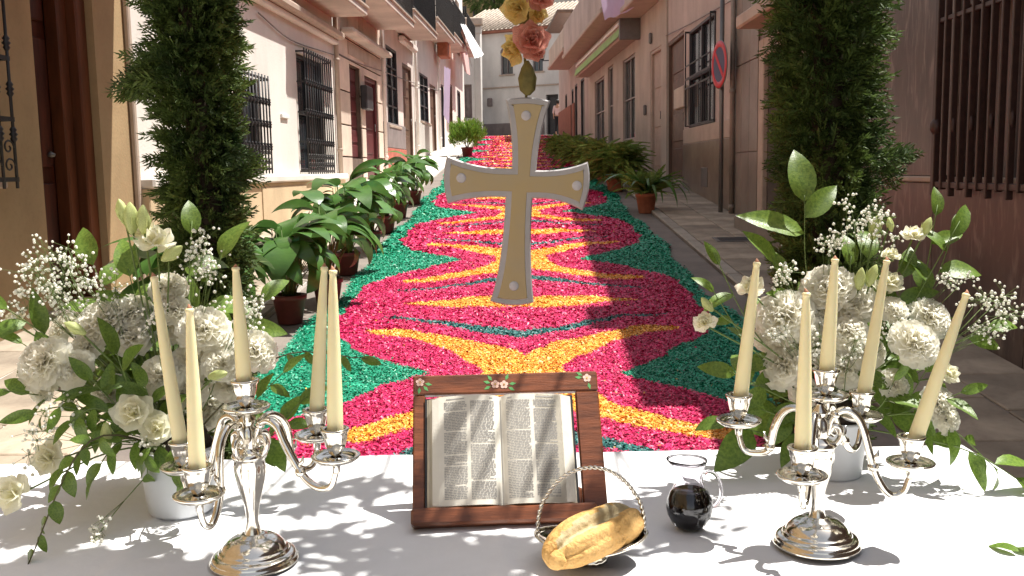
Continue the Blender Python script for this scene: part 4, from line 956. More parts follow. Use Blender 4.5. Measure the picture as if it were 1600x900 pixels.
def bud_mesh(seed):
    r2 = random.Random(seed); b = MB()
    b.lathe([(0.01, -.9), (.16, -.85), (.30, -.55), (.42, -.1), (.40, .35), (.26, .75), (.10, 1.0), (.02, 1.08)], 18, fn=lambda an, i: 1+.13*math.sin(an*3+i*.7))
    for k in range(5):
        a = 2*PI*k/5; d = Vector((math.cos(a), math.sin(a), 0)); n = Vector((-d.y, d.x, 0))
        b.add([tuple(d*.15-n*.03+Vector((0, 0, -.9))), tuple(d*.15+n*.03+Vector((0, 0, -.9))), tuple(d*.50+n*.02+Vector((0, 0, -.1))), tuple(d*.56+Vector((0, 0, .5)))], [(0, 1, 2, 3)])
    return b.mesh('bud', M['bud'])
BUD = [bud_mesh(1), bud_mesh(2)]
ico = bmesh.new(); bmesh.ops.create_icosphere(ico, subdivisions=1, radius=1); ico.verts.index_update()
IV = np.array([v.co[:] for v in ico.verts]); IF = np.array([[v.index for v in f.verts] for f in ico.faces]); ico.free()
IV = IV*(1+.25*np.sin(IV*9).sum(1, keepdims=True)/3)
def gyp_spray(parent, root, centre, rad, n, name='gypsophila_spray'):
    inv = parent.matrix_world.inverted() if False else Matrix.Translation(-parent.location)
    Ms = []; b = MB(parent.location); hub = centre+(root-centre)*.35
    b.tube(smooth_path([root, (root+hub)/2+Vector((rng.normal()*.01, 0, 0)), hub], 4), .0009, 4)
    subs = []
    for k in range(max(4, n//14)):
        v = Vector(rng.normal(size=3)); v = v/v.length*rad*rng.uniform(.3, .85); s = centre+v; subs.append(s); b.tube([hub, (hub+s)/2+Vector(rng.normal(size=3))*.004, s], .0005, 3)
    for i in range(n):
        s = subs[i % len(subs)]; v = Vector(rng.normal(size=3))*rad*.25; p = s+v; b.tube([s, p], .00035, 3, cap=False)
        r = rng.uniform(.0018, .0034); Ms.append(np.array(TM(p-parent.location, None, r)))
    b.build(name+'_stems', M['stem'], parent, kind='stuff')
    link(name, scatter(name, IV, IF, Ms, M['gyp'], False), parent, kind='stuff')

def branch(parent, path, nleaf, ls, seed, m=None, wsc=1.0, start=.25, droop=.35, rad=.0018, face=Vector((0, -.75, .65))):
    r2 = random.Random(seed); o = parent.location
    P = smooth_path(path, 6); n = len(P)
    st_ = MB(o).tube(P, [rad*(1-.6*i/n) for i in range(n)], 5).build('leaf_branch', m or M['stem'], parent)
    for k in range(nleaf):
        t = start+(1-start)*(k+.6)/nleaf; i = min(n-2, int(t*(n-1))); p = P[i].lerp(P[i+1], t*(n-1)-i); tg = (P[i+1]-P[i]).normalized()
        side = tg.cross(face).normalized()*(1 if k % 2 else -1)
        d = tg*(.75 if k < nleaf-1 else 2.5)+side*r2.uniform(.5, 1.0)*(1 if k < nleaf-1 else .2)+Vector((r2.uniform(-.2, .2), r2.uniform(-.35, .25), -droop*r2.random()))
        nr = face+Vector((r2.uniform(-.5, .5), r2.uniform(-.4, .4), r2.uniform(-.4, .5))); s = ls*r2.uniform(.85, 1.3)
        link('leaf', LEAF[r2.randrange(5)], st_, TM(p-o, yframe(d, nr), (s*wsc, s, s)))
    return st_

def vase(parent, R0=.058, H=.112):
    return MB().lathe([(0, 0), (R0*.80, 0), (R0*.84, .004), (R0*.90, H*.35), (R0*.97, H*.7), (R0*1.03, H*.96), (R0*1.05, H), (R0*1.0, H+.002), (R0*.94, H*.96), (R0*.9, H*.75), (0, H*.75)], 40).build('vase', M['vase'], parent)

def arrangement(label, vc, R0, H, carn, roses, buds, gyps, brs, fill, seed, core_px, core_Y):
    r2 = random.Random(seed); t = empty('flower_arrangement', vc, label=label, cat='flower arrangement', group='white flower arrangements on the altar table')
    bpy.context.view_layer.update()
    vase(t, R0, H); mouth = vc+Vector((0, 0, H)); core = at(*core_px, core_Y)
    fo = MB(); fo.lathe([(0, -.03), (R0*.88, -.02), (R0*.90, 0), (R0*.7, .03), (0, .045)], 16, mouth); fo.off = vc; fo.build('flower_foam', M['soil'], t)
    def head(px, py, r, Y, meshes, up=.3, scz=1.0, dirv=None, name=None, **k):
        p = at(px, py, Y); d = dirv or ((p-core).normalized()*.8+Vector((0, -.70, up+.5))); R3 = frame(d, r2.uniform(0, 6)); s = r/1500*Y*1.10
        me = meshes[r2.randrange(len(meshes))]; o = link(me.name.split('.')[0] if not name else name, me, t, TM(p-vc-d.normalized()*s*.4, R3, (s, s, s*scz)), **k)
        q = p-d.normalized()*s*.6; a = q.lerp(mouth, .45)+(core-q)*.15
        MB(vc).tube(smooth_path([q, a, mouth+Vector((r2.uniform(-.6, .6)*R0, r2.uniform(-.6, .6)*R0, 0))], 5), .0016, 5).build('flower_stem', M['stem'], t)
        return o
    for (px, py, r, Y) in carn: head(px, py, r, Y, CARN)
    for (px, py, r, Y) in roses: head(px, py, r, Y, ROSE, .5, .9)
    for (px, py, r, Y, dx, dz) in buds: head(px, py, r, Y, BUD, dirv=Vector((dx, -.15, dz)))
    for (px, py, r, Y, n) in gyps: gyp_spray(t, mouth, at(px, py, Y), r/1500*Y, n)
    for k, (tip, Y, nl, ls, via, kw) in enumerate(brs):
        tp = at(*tip, Y); pts = [mouth+Vector((0, 0, -.01))]
        if via: pts.append(at(*via[:2], via[2]))
        else: pts.append(mouth.lerp(tp, .5)+Vector((0, 0, .03)))
        pts.append(tp); branch(t, pts, nl, ls, seed*50+k, **kw)
    for k in range(int(fill[0]*1.5)):                      # short leafy shoots that close the heart of the bunch
        a = r2.uniform(0, 2*PI); e = r2.uniform(0, 1); p = core+Vector((math.cos(a)*fill[1]*e, r2.uniform(-.02, .09), math.sin(a)*fill[2]*e))
        branch(t, [mouth, mouth.lerp(p, .6)+Vector((0, .02, 0)), p], 5, r2.uniform(.055, .08), seed*90+k, start=.45, wsc=1.2)
    return t
vL = on_table(268, 815); vL = Vector((vL.x, vL.y+.05, ZC))
D0 = dict(); big = dict(wsc=1.15)
arrangement('full arrangement of white carnations and lisianthus in a grey vase before the ochre wall', vL, .064, .112,
  carn=[(55, 560, 40, 1.52), (107, 572, 30, 1.53), (150, 492, 38, 1.60), (196, 478, 34, 1.62), (262, 440, 27, 1.62), (322, 505, 38, 1.58), (283, 500, 32, 1.62), (403, 540, 34, 1.60), (352, 562, 30, 1.57), (252, 583, 32, 1.55), (165, 612, 28, 1.56), (330, 632, 34, 1.62), (95, 505, 26, 1.64), (270, 475, 26, 1.60), (130, 535, 26, 1.58), (205, 520, 30, 1.60), (300, 560, 28, 1.58), (295, 610, 28, 1.57), (360, 600, 24, 1.60), (60, 600, 24, 1.54)],
  roses=[(243, 372, 32, 1.60), (206, 642, 33, 1.49), (244, 668, 30, 1.50), (72, 716, 32, 1.50), (14, 770, 34, 1.45), (225, 358, 24, 1.62), (20, 500, 22, 1.6)],
  buds=[(190, 325, 20, 1.6, -.2, 1), (204, 333, 24, 1.6, .05, 1), (224, 336, 22, 1.6, .1, 1), (274, 392, 20, 1.58, .8, .5), (112, 510, 17, 1.52, -.6, .4), (168, 688, 20, 1.48, .1, -1), (278, 676, 18, 1.46, .1, -1), (345, 585, 16, 1.5, .8, .2)],
  gyps=[(78, 425, 62, 1.62, 210), (150, 448, 50, 1.60, 110), (70, 470, 50, 1.60, 110), (308, 385, 34, 1.62, 70), (325, 440, 48, 1.60, 110), (385, 485, 42, 1.58, 100), (15, 490, 30, 1.58, 40), (235, 490, 30, 1.5, 40), (100, 640, 46, 1.5, 60), (60, 690, 46, 1.5, 50), (148, 830, 24, 1.45, 45), (240, 690, 40, 1.5, 50), (35, 445, 30, 1.6, 40)],
  brs=[((0, 475), 1.55, 6, .062, (120, 560, 1.6), D0), ((25, 530), 1.55, 6, .060, (130, 600, 1.6), D0), ((5, 610), 1.5, 5, .055, (110, 630, 1.55), D0), ((200, 420), 1.62, 7, .070, (235, 560, 1.62), big), ((300, 345), 1.66, 5, .075, (290, 520, 1.64), big), ((350, 390), 1.68, 6, .075, (300, 540, 1.64), big), ((140, 400), 1.68, 5, .07, (190, 520, 1.66), big), ((420, 455), 1.66, 5, .07, (330, 590, 1.64), D0),
       ((38, 895), 1.36, 11, .036, (140, 690, 1.44), dict(m=M['wstem'], start=.4, droop=1.2, rad=.0022, wsc=1.25)), ((230, 745), 1.50, 5, .055, (235, 700, 1.48), dict(droop=1.2)), ((285, 755), 1.47, 5, .052, (275, 700, 1.47), dict(droop=1.3)), ((140, 755), 1.46, 5, .045, (190, 690, 1.48), dict(droop=1.2)), ((50, 645), 1.48, 5, .05, (120, 640, 1.5), dict(droop=.9)), ((110, 660), 1.48, 6, .055, (160, 640, 1.5), dict(droop=1.0)), ((90, 740), 1.46, 4, .04, (160, 690, 1.5), dict(droop=.6)),
       ((225, 600), 1.50, 6, .058, (245, 650, 1.54), D0), ((140, 590), 1.52, 6, .058, (190, 640, 1.54), D0), ((180, 545), 1.52, 5, .062, (210, 620, 1.55), big), ((575, 560), 1.62, 5, .036, (430, 560, 1.62), dict(m=M['wstem'], droop=1.4, start=.5)), ((450, 575), 1.6, 5, .05, (380, 640, 1.6), D0), ((478, 620), 1.6, 4, .06, (400, 690, 1.6), big), ((460, 660), 1.6, 4, .055, (380, 700, 1.6), big)],
  fill=(26, .15, .11), seed=11, core_px=(230, 570), core_Y=1.66)
vR = on_table(1318, 757); vR = Vector((vR.x, vR.y+.05, ZC))
arrangement('airy arrangement of white carnations in a small grey vase before the purple marble wall', vR, .056, .105,
  carn=[(1222, 482, 44, 1.70), (1262, 495, 32, 1.71), (1298, 436, 40, 1.72), (1342, 462, 34, 1.71), (1328, 512, 30, 1.68), (1222, 567, 34, 1.68), (1438, 530, 36, 1.62), (1462, 488, 32, 1.70), (1325, 575, 28, 1.70), (1475, 630, 27, 1.64), (1486, 655, 22, 1.63), (1255, 612, 22, 1.70), (1240, 545, 22, 1.72), (1400, 478, 22, 1.68), (1290, 540, 28, 1.70), (1360, 545, 26, 1.69), (1280, 480, 28, 1.72), (1405, 600, 24, 1.67), (1200, 520, 24, 1.71)],
  roses=[(1172, 446, 24, 1.70), (1100, 502, 20, 1.62), (1430, 364, 20, 1.72), (1395, 438, 22, 1.70), (1380, 445, 18, 1.72), (1393, 396, 16, 1.74), (1487, 582, 18, 1.66), (1362, 590, 22, 1.70)],
  buds=[(1102, 472, 14, 1.62, -.5, .6), (1345, 430, 17, 1.70, .1, 1), (1365, 425, 17, 1.70, .3, 1), (1368, 350, 18, 1.74, .1, 1), (1392, 355, 11, 1.74, .2, -1), (1450, 350, 15, 1.72, .3, 1), (1290, 590, 16, 1.68, -.3, .6)],
  gyps=[(1345, 335, 36, 1.74, 80), (1375, 360, 36, 1.74, 70), (1290, 365, 34, 1.74, 50), (1225, 425, 34, 1.72, 70), (1270, 530, 36, 1.68, 80), (1215, 520, 30, 1.66, 50), (1290, 385, 30, 1.72, 40), (1492, 432, 26, 1.70, 45), (1560, 488, 44, 1.68, 120), (1540, 520, 34, 1.68, 60), (1400, 500, 40, 1.66, 60), (1330, 545, 34, 1.66, 60)],
  brs=[((1257, 305), 1.76, 3, .105, (1262, 440, 1.76), dict(wsc=1.05, start=.7)), ((1205, 400), 1.74, 5, .075, (1260, 500, 1.74), big), ((1495, 350), 1.74, 6, .072, (1440, 480, 1.74), big), ((1465, 320), 1.76, 5, .06, (1430, 470, 1.74), D0), ((1555, 510), 1.68, 5, .065, (1450, 560, 1.70), D0), ((1500, 345), 1.72, 4, .07, (1400, 520, 1.72), D0), ((1115, 395), 1.66, 4, .06, (1180, 520, 1.70), D0), ((1105, 440), 1.66, 4, .045, (1180, 550, 1.70), D0), ((1140, 580), 1.68, 5, .065, (1220, 620, 1.70), big), ((1125, 660), 1.72, 4, .085, (1220, 680, 1.72), big),
       ((1560, 735), 1.62, 7, .062, (1450, 650, 1.64), dict(droop=.9)), ((1600, 755), 1.60, 4, .09, (1500, 700, 1.62), dict(wsc=.8, droop=.4)), ((1510, 610), 1.62, 5, .05, (1430, 640, 1.66), D0), ((1400, 590), 1.66, 6, .06, (1370, 640, 1.68), D0), ((1450, 575), 1.66, 6, .06, (1400, 640, 1.68), D0), ((1330, 400), 1.76, 5, .07, (1320, 520, 1.74), big), ((1360, 390), 1.76, 5, .065, (1340, 520, 1.74), big), ((1415, 420), 1.74, 5, .065, (1380, 540, 1.72), D0), ((1190, 640), 1.68, 5, .06, (1250, 660, 1.70), big)],
  fill=(26, .13, .11), seed=12, core_px=(1320, 540), core_Y=1.78)
# sprig hanging over the near corner of the table
sp = empty('fallen_leaf_sprig', on_table(1592, 868), label='dark green leaf sprig lying at the near right corner of the cloth', cat='leaf')
for k, (a, s) in enumerate(((2.2, .05), (1.5, .04))): link('leaf', LEAF[k+1], sp, TM((0.01*k, 0, .006), yframe((math.cos(a), math.sin(a), .1), (0, -.3, 1)), s))

# ------------------------------------------------------------------ conifer columns and the beam they carry
def sprig_template(seed, nb=13, L=1.0):
    r2 = random.Random(seed); V = []; F = []
    def blade(p, d, l, w):
        d = d.normalized(); n = Vector((r2.uniform(-1, 1), r2.uniform(-1, 1), r2.uniform(-1, 1))).cross(d).normalized(); b = len(V)
        for q in (p-n*w*.4, p+d*l*.55-n*w, p+d*l, p+d*l*.55+n*w): V.append(tuple(q))
        F.append((b, b+1, b+2, b+3))
    for k in range(nb):
        t = (k+.5)/nb; s = 1 if k % 2 else -1; p = Vector((0, t*.8, .05*math.sin(t*4))); d = Vector((s*(1.0-t*.4), .9, r2.uniform(-.35, .35))).normalized(); l = .42*(1-t*.55)
        blade(p, d, l, .035)
        for j in range(3): blade(p+d*l*(.25+.25*j), (d+Vector((r2.uniform(-.7, .7), .6, r2.uniform(-.5, .5)))), l*.42, .024)
    blade(Vector((0, 0, 0)), Vector((0, 1, 0)), 1.0, .03); blade(Vector((0, .7, 0)), Vector((.1, 1, .1)), .35, .03)
    return np.array(V), np.array(F)
ST = [sprig_template(s) for s in (1, 2)]
def sprays(name, parent, pts, m, seed):
    V = []; F = []; off = 0
    for k, (tv, tf) in enumerate(ST):
        Ms = [np.array(TM(p, yframe(d, n), s)) for i, (p, d, n, s) in enumerate(pts) if i % 2 == k]; Ms = np.array(Ms)
        vv = (np.einsum('nij,vj->nvi', Ms[:, :3, :3], tv)+Ms[:, None, :3, 3]).reshape(-1, 3); ff = (tf[None]+(np.arange(len(Ms))*len(tv))[:, None, None]).reshape(-1, 4)
        V.append(vv); F.append(ff+off); off += len(vv)
    return link(name, npmesh(name, np.concatenate(V), np.concatenate(F), m), parent, kind='stuff')
def column(px, Y, rads, label, seed, n=5200, outl=()):
    r2 = random.Random(seed); b = at(px, 200, Y); x0 = b.x; zb = gz(Y); top = 2.62
    t = empty('conifer_column', (x0, Y, zb), label=label, cat='conifer column', group='conifer clad columns beside the altar')
    MB().tube([(0, 0, 0), (0.01, 0, 1.2), (0, 0, top-zb)], [.055, .05, .045], 10).build('trunk', M['bark'], t)
    pts = []
    for i in range(n):
        z = (top-zb)*r2.random()**.85; a = r2.uniform(0, 2*PI); rr = np.interp(z+zb, [q[0] for q in rads], [q[1] for q in rads])*(1+.16*math.sin(a*2+z*5+seed)+.10*math.sin(a*5-z*11))
        e = r2.random()**.5; p = Vector((math.cos(a)*rr*e*.80, math.sin(a)*rr*e*.80, z)); d = Vector((math.cos(a)*.8, math.sin(a)*.8, r2.uniform(-.5, .8)))
        pts.append((p, d, Vector((r2.uniform(-1, 1), r2.uniform(-1, 1), .5)), r2.uniform(.05, .095)*(.8+.4*e)))
    for (dx, z, k) in outl:
        for i in range(k): p = Vector((dx*r2.uniform(.45, .85), r2.uniform(-.08, .05), z-zb+r2.uniform(-.06, .05))); pts.append((p, Vector((math.copysign(1, dx), r2.uniform(-.4, .2), r2.uniform(-.4, .4))), Vector((0, -1, r2.uniform(-.5, .5))), r2.uniform(.08, .12)))
    sprays('foliage', t, pts, M['cyp'], seed)
    tw = MB()
    for i in range(60):
        z = (top-zb)*r2.random(); a = r2.uniform(0, 2*PI); tw.tube([(0, 0, z), (math.cos(a)*.1, math.sin(a)*.1, z+.06)], [.006, .002], 4)
    tw.build('twigs', M['bark'], t, kind='stuff'); return t
YC = 2.95
column(312, YC, [(0, .06), (.9, .07), (1.25, .085), (1.45, .10), (1.7, .108), (2.0, .112), (2.6, .12)], 'dense dark conifer clad column next to the ochre house', 3, outl=((-.17, 1.90, 40), (.13, 1.62, 20)))
column(1290, YC, [(0, .09), (.9, .10), (1.25, .135), (1.7, .142), (2.1, .142), (2.6, .15)], 'dense dark conifer clad column next to the purple marble wall', 5, outl=((.22, 1.60, 20),))
xa, xb = at(312, 200, YC).x, at(1290, 200, YC).x
t = empty('greenery_beam', (0, YC, 2.66), label='leafy garland beam joining the tops of the two conifer columns', cat='garland beam')
MB().tube([(xa-.15, 0, 0), (0, 0, .10), (xb+.15, 0, 0)], .035, 8).build('pole', M['bark'], t)
r2 = random.Random(9); pts = []
for i in range(800):
    x = r2.uniform(xa-.2, xb+.2); a = r2.uniform(0, 2*PI); p = Vector((x, math.cos(a)*.06, .08-.1*(x/1.1)**2*.5+math.sin(a)*.06)); pts.append((p, Vector((r2.uniform(-.5, .5), math.cos(a), math.sin(a))), Vector((r2.uniform(-1, 1), .5, .5)), r2.uniform(.08, .14)))
sprays('foliage', t, pts, M['cyp'], 4)
# leafy boughs tied to the beam that reach out over the altar: their shade dapples the cloth
def bough(tpx, tpy, rx_, ry_, seed, nl, dz=1.5):
    r2 = random.Random(seed); tp = on_table(tpx, tpy); e = tp+SUN*(dz/SUN.z)-Vector((0, YC, 2.66)); x0 = e.x+r2.uniform(-.15, .15)
    P = smooth_path([(x0, 0, .02), ((x0+e.x)/2+.05, e.y*.5, e.z*.6+.05), tuple(e)], 8)
    bb = MB().tube(P, [.010-.007*i/len(P) for i in range(len(P))], 6).build('bough', M['bark'], t); Ms = []; tw = MB()
    for k in range(nl):
        c = e+Vector((r2.gauss(0, rx_), r2.gauss(0, ry_), r2.gauss(0, .04))); Ms.append(np.array(TM(c, yframe((r2.uniform(-1, 1), r2.uniform(-1, 1), r2.uniform(-.6, .2)), (r2.uniform(-.4, .4), r2.uniform(-.4, .4), 1)), r2.uniform(.045, .08))))
        if k % 4 == 0: tw.tube([e, e.lerp(c, .5)+Vector((0, 0, .01)), c], .0015, 4)
    me = LEAF[1]; tv = np.array([v.co[:] for v in me.vertices]); tf = np.array([p.vertices[:] for p in me.polygons])
    link('bough_leaves', scatter('bough_leaves', tv, tf, Ms, M['leaf'], True), bb, kind='stuff'); tw.build('bough_twigs', M['bark'], bb, kind='stuff')
for k, q in enumerate([(40, 888, .07, .022, 80), (190, 892, .09, .022, 90), (300, 892, .06, .02, 60), (110, 905, .09, .03, 80), (560, 765, .09, .018, 70), (560, 850, .07, .035, 90), (700, 868, .08, .035, 100), (800, 885, .07, .03, 70), (985, 825, .06, .05, 110), (1030, 800, .04, .04, 70), (30, 840, .08, .025, 50), (470, 785, .05, .015, 40), (640, 890, .06, .025, 50)]): bough(*q[:4], 40+k, q[4])

# ------------------------------------------------------------------ hanging cross
def plane(px, py, Y=YC): p = at(px, py, Y); return (p.x, p.z)
def qb(a, c, b, n=8): return [(a[0]*(1-t)**2+2*c[0]*t*(1-t)+b[0]*t*t, a[1]*(1-t)**2+2*c[1]*t*(1-t)+b[1]*t*t) for t in np.linspace(0, 1, n, endpoint=False)]
OUT = qb((790, 156), (825, 148), (860, 158))+qb((860, 158), (842, 205), (838, 266))+qb((838, 266), (882, 268), (918, 253))+qb((918, 253), (927, 290), (910, 329))+qb((910, 329), (875, 308), (832, 310))+qb((832, 310), (826, 400), (834, 472))+qb((834, 472), (800, 482), (766, 470))+qb((766, 470), (785, 420), (790, 308))+qb((790, 308), (745, 305), (700, 318))+qb((700, 318), (688, 280), (699, 243))+qb((699, 243), (745, 264), (800, 263))+qb((800, 263), (802, 205), (790, 156))
cw = [plane(*q) for q in OUT]
cc_ = Vector((plane(815, 290)[0], YC, plane(815, 290)[1]))
cr = empty('hanging_cross', cc_, label='flared cross with silver rim and gold face hanging from the flower garland', cat='cross')
def inset(poly, d):
    n = len(poly); o = []
    ar = sum(poly[i][0]*poly[(i+1) % n][1]-poly[(i+1) % n][0]*poly[i][1] for i in range(n)); sg = 1 if ar > 0 else -1
    for i in range(n):
        a, b, c = Vector(poly[i-1]), Vector(poly[i]), Vector(poly[(i+1) % n]); e1 = (b-a).normalized(); e2 = (c-b).normalized(); n1 = Vector((-e1.y, e1.x))*sg; n2 = Vector((-e2.y, e2.x))*sg
        m_ = (n1+n2); m_ = m_.normalized(); o.append(b+m_*d/max(.45, m_.dot(n1)))
    return [(p.x, p.y) for p in o]
def tri_prism(name, poly, y0, y1, m, bev=.003):
    from mathutils.geometry import tessellate_polygon
    ins_ = inset(poly, bev); n = len(poly); L3 = lambda P, y: [(x-cc_.x, y, z-cc_.z) for x, z in P]
    V = L3(ins_, y0)+L3(poly, y0+bev)+L3(poly, y1-bev)+L3(ins_, y1); F = []
    for t3 in tessellate_polygon([[Vector((x, z, 0)) for x, z in ins_]]): F.append(tuple(t3)); F.append(tuple(3*n+i for i in t3[::-1]))
    for r in range(3): F += [(r*n+i, r*n+(i+1) % n, (r+1)*n+(i+1) % n, (r+1)*n+i) for i in range(n)]
    bm = bmesh.new(); vs = [bm.verts.new(v) for v in V]
    for f in F: bm.faces.new([vs[i] for i in f])
    bmesh.ops.recalc_face_normals(bm, faces=bm.faces[:]); me = bpy.data.meshes.new(name); bm.to_mesh(me); bm.free(); me.materials.append(m); return link(name, me, cr)
tri_prism('rim', cw, -.012, .012, M['csil'], .004)
tri_prism('gold_face', inset(cw, .0185), -.0140, -.008, M['cgold'], .0015)
for px, py in ((721, 278), (901, 290), (803, 446), (822, 181)):
    x, z = plane(px, py); b = MB(); q = Matrix.Translation((x-cc_.x, -.0175, z-cc_.z)) @ Matrix.Rotation(PI/2, 4, 'X')
    b.lathe([(.0150, -.004), (.0150, -.0022), (.013, -.0008), (.008, .0002), (0, .0006)], 20, M=q).build('dot', M['cpearl'], cr)
# garland the cross hangs from
ga = empty('flower_garland', at(822, 152, YC), label='hanging garland of salmon pink and yellow paper roses above the cross', cat='garland')
gl_ = ga.location
P = smooth_path([at(822, 153, YC), at(824, 125, YC), at(820, 90, YC), at(824, 60, YC), at(822, 20, YC), at(824, -40, YC), Vector((at(824, -40, YC).x, YC, 2.72))], 5)
MB(gl_).tube(P, .0045, 6).build('stem', M['olive'], ga)
def wrap(px, py, w, h, sd):
    c = at(px, py, YC-.01)-gl_; s = h/1500*YC; ww = w/1500*YC; b = MB()
    b.lathe([(ww*.15, -s*.5), (ww*.42, -s*.35), (ww*.5, 0), (ww*.36, s*.3), (ww*.12, s*.5)], 12, c, fn=lambda an, i: 1+.22*math.sin(an*2+i)+.1*math.sin(an*5)); b.build('ribbon_leaf', M['olive'], ga)
wrap(824, 122, 24, 52, 1); wrap(821, 20, 18, 60, 2)
GR = [petal_flower('paper_rose', 20, M['gpink'], 'rose', 21), petal_flower('paper_rose', 16, M['gyel'], 'rose', 22), petal_flower('paper_rose', 30, M['gpink'], 'rose', 23)]
for (px, py, r, k, dy, dd) in ((828, 68, 30, 0, -.05, (.2, -1, .2)), (811, 76, 27, 1, -.01, (-.8, -.6, -.2)), (812, 16, 27, 1, -.04, (-.4, -1, 0)), (841, 0, 25, 0, -.05, (.3, -1, .1)), (838, 22, 17, 1, -.03, (.3, -.8, -.5)), (824, -45, 26, 0, -.04, (0, -1, 0)), (806, -60, 20, 1, -.02, (-.6, -1, 0)), (836, 84, 14, 0, -.05, (.6, -.8, -.2))):
    p = at(px, py, YC)+Vector((0, dy, 0)); s = r/1500*YC; link('paper_rose', GR[k], ga, TM(p-gl_, frame(dd, px*.3), s*1.05))

# ------------------------------------------------------------------ potted plants
def pot(parent, R0, H, m):
    MB().lathe([(0, .0), (R0*.68, 0), (R0*.70, .006), (R0*.93, H*.82), (R0*1.0, H*.83), (R0*1.03, H), (R0*.96, H+.002), (R0*.90, H*.9), (0, H*.9)], 24).build('pot', m, parent)
    MB().lathe([(0, H*.93), (R0*.5, H*.92), (R0*.93, H*.905)], 18, fn=lambda an, i: 1+.02*math.sin(an*7)).build('soil', M['soil'], parent)
def broad_plant(x, y, label, seed, n=34, ht=.72, R0=.125, H=.21, ls=.5, gx=0.0):
    r2 = random.Random(seed); t = empty('potted_broadleaf_plant', (x, y, gz(y)+(PH if x < -1.9 else .004)), label=label, cat='potted plant', group='potted broadleaf plants along the carpet')
    pot(t, R0, H, M['potb'])
    n = int(n*1.35)
    for k in range(n):
        a = k*2.4+r2.uniform(-.4, .4); q = (k+.5)/n; lean = .15+.75*q; hh = (ht-H)*(1.0-.50*q)*r2.uniform(.7, 1.0)
        base = Vector((math.cos(a)*R0*.4*r2.random(), math.sin(a)*R0*.4*r2.random(), H*.93)); top = base+Vector((math.cos(a)*lean*.22, math.sin(a)*lean*.22, hh))
        s = MB().tube([base, base.lerp(top, .5)+Vector((0, 0, hh*.08)), top], [.005, .004, .003], 5); st_ = s.build('leaf_stalk', M['stem'], t)
        d = Vector((math.cos(a)*.9+r2.uniform(-.4, .4), math.sin(a)*.9+r2.uniform(-.4, .4), .75-.6*q+r2.uniform(-.3, .4))); s_ = ls*r2.uniform(.5, 1.08)*(.75 if q > .7 else 1)
        link('leaf', ALEAF[min(4, int(1+q*3+r2.random()*1.2))], st_, TM(top-d.normalized()*.02, yframe(d, Vector((-math.cos(a)*.5, -math.sin(a)*.5, 1))+Vector((r2.uniform(-.7, .7), r2.uniform(-.7, .7), r2.uniform(-.2, .3)))), (s_*r2.uniform(1.5, 2.3), s_, s_)))
    return t
PL = [(-1.92, 5.55, 'broadleaf plant in maroon pot, nearest the flower arrangement', 34, .78, .46),
      (-1.70, 6.95, 'broad arching plant in maroon pot standing just behind the paired tapers', 36, .80, .48),
      (-2.25, 6.6, 'broadleaf plant set back towards the ochre plinth near the conifer column', 26, .80, .50),
      (-1.55, 7.60, 'broadleaf plant with drooping leaves hiding its pot, second along the carpet', 30, .86, .46),
      (-1.62, 8.9, 'tall broadleaf plant whose maroon pot shows clear of its leaves', 34, .98, .50),
      (-1.62, 10.3, 'broadleaf plant in the middle of the row with shiny bent leaves', 30, .85, .46),
      (-1.64, 11.7, 'broadleaf plant just before the last pale green one', 26, .78, .42),
      (-1.66, 13.2, 'broadleaf plant crowded between its row neighbours far along', 24, .78, .42),
      (-1.64, 14.9, 'lighter green broadleaf plant at the far end of the row', 30, .80, .42)]
for k, (x, y, lab, n, ht, ls) in enumerate(PL): broad_plant(x, y, lab, 60+k, n, ht, ls=ls)
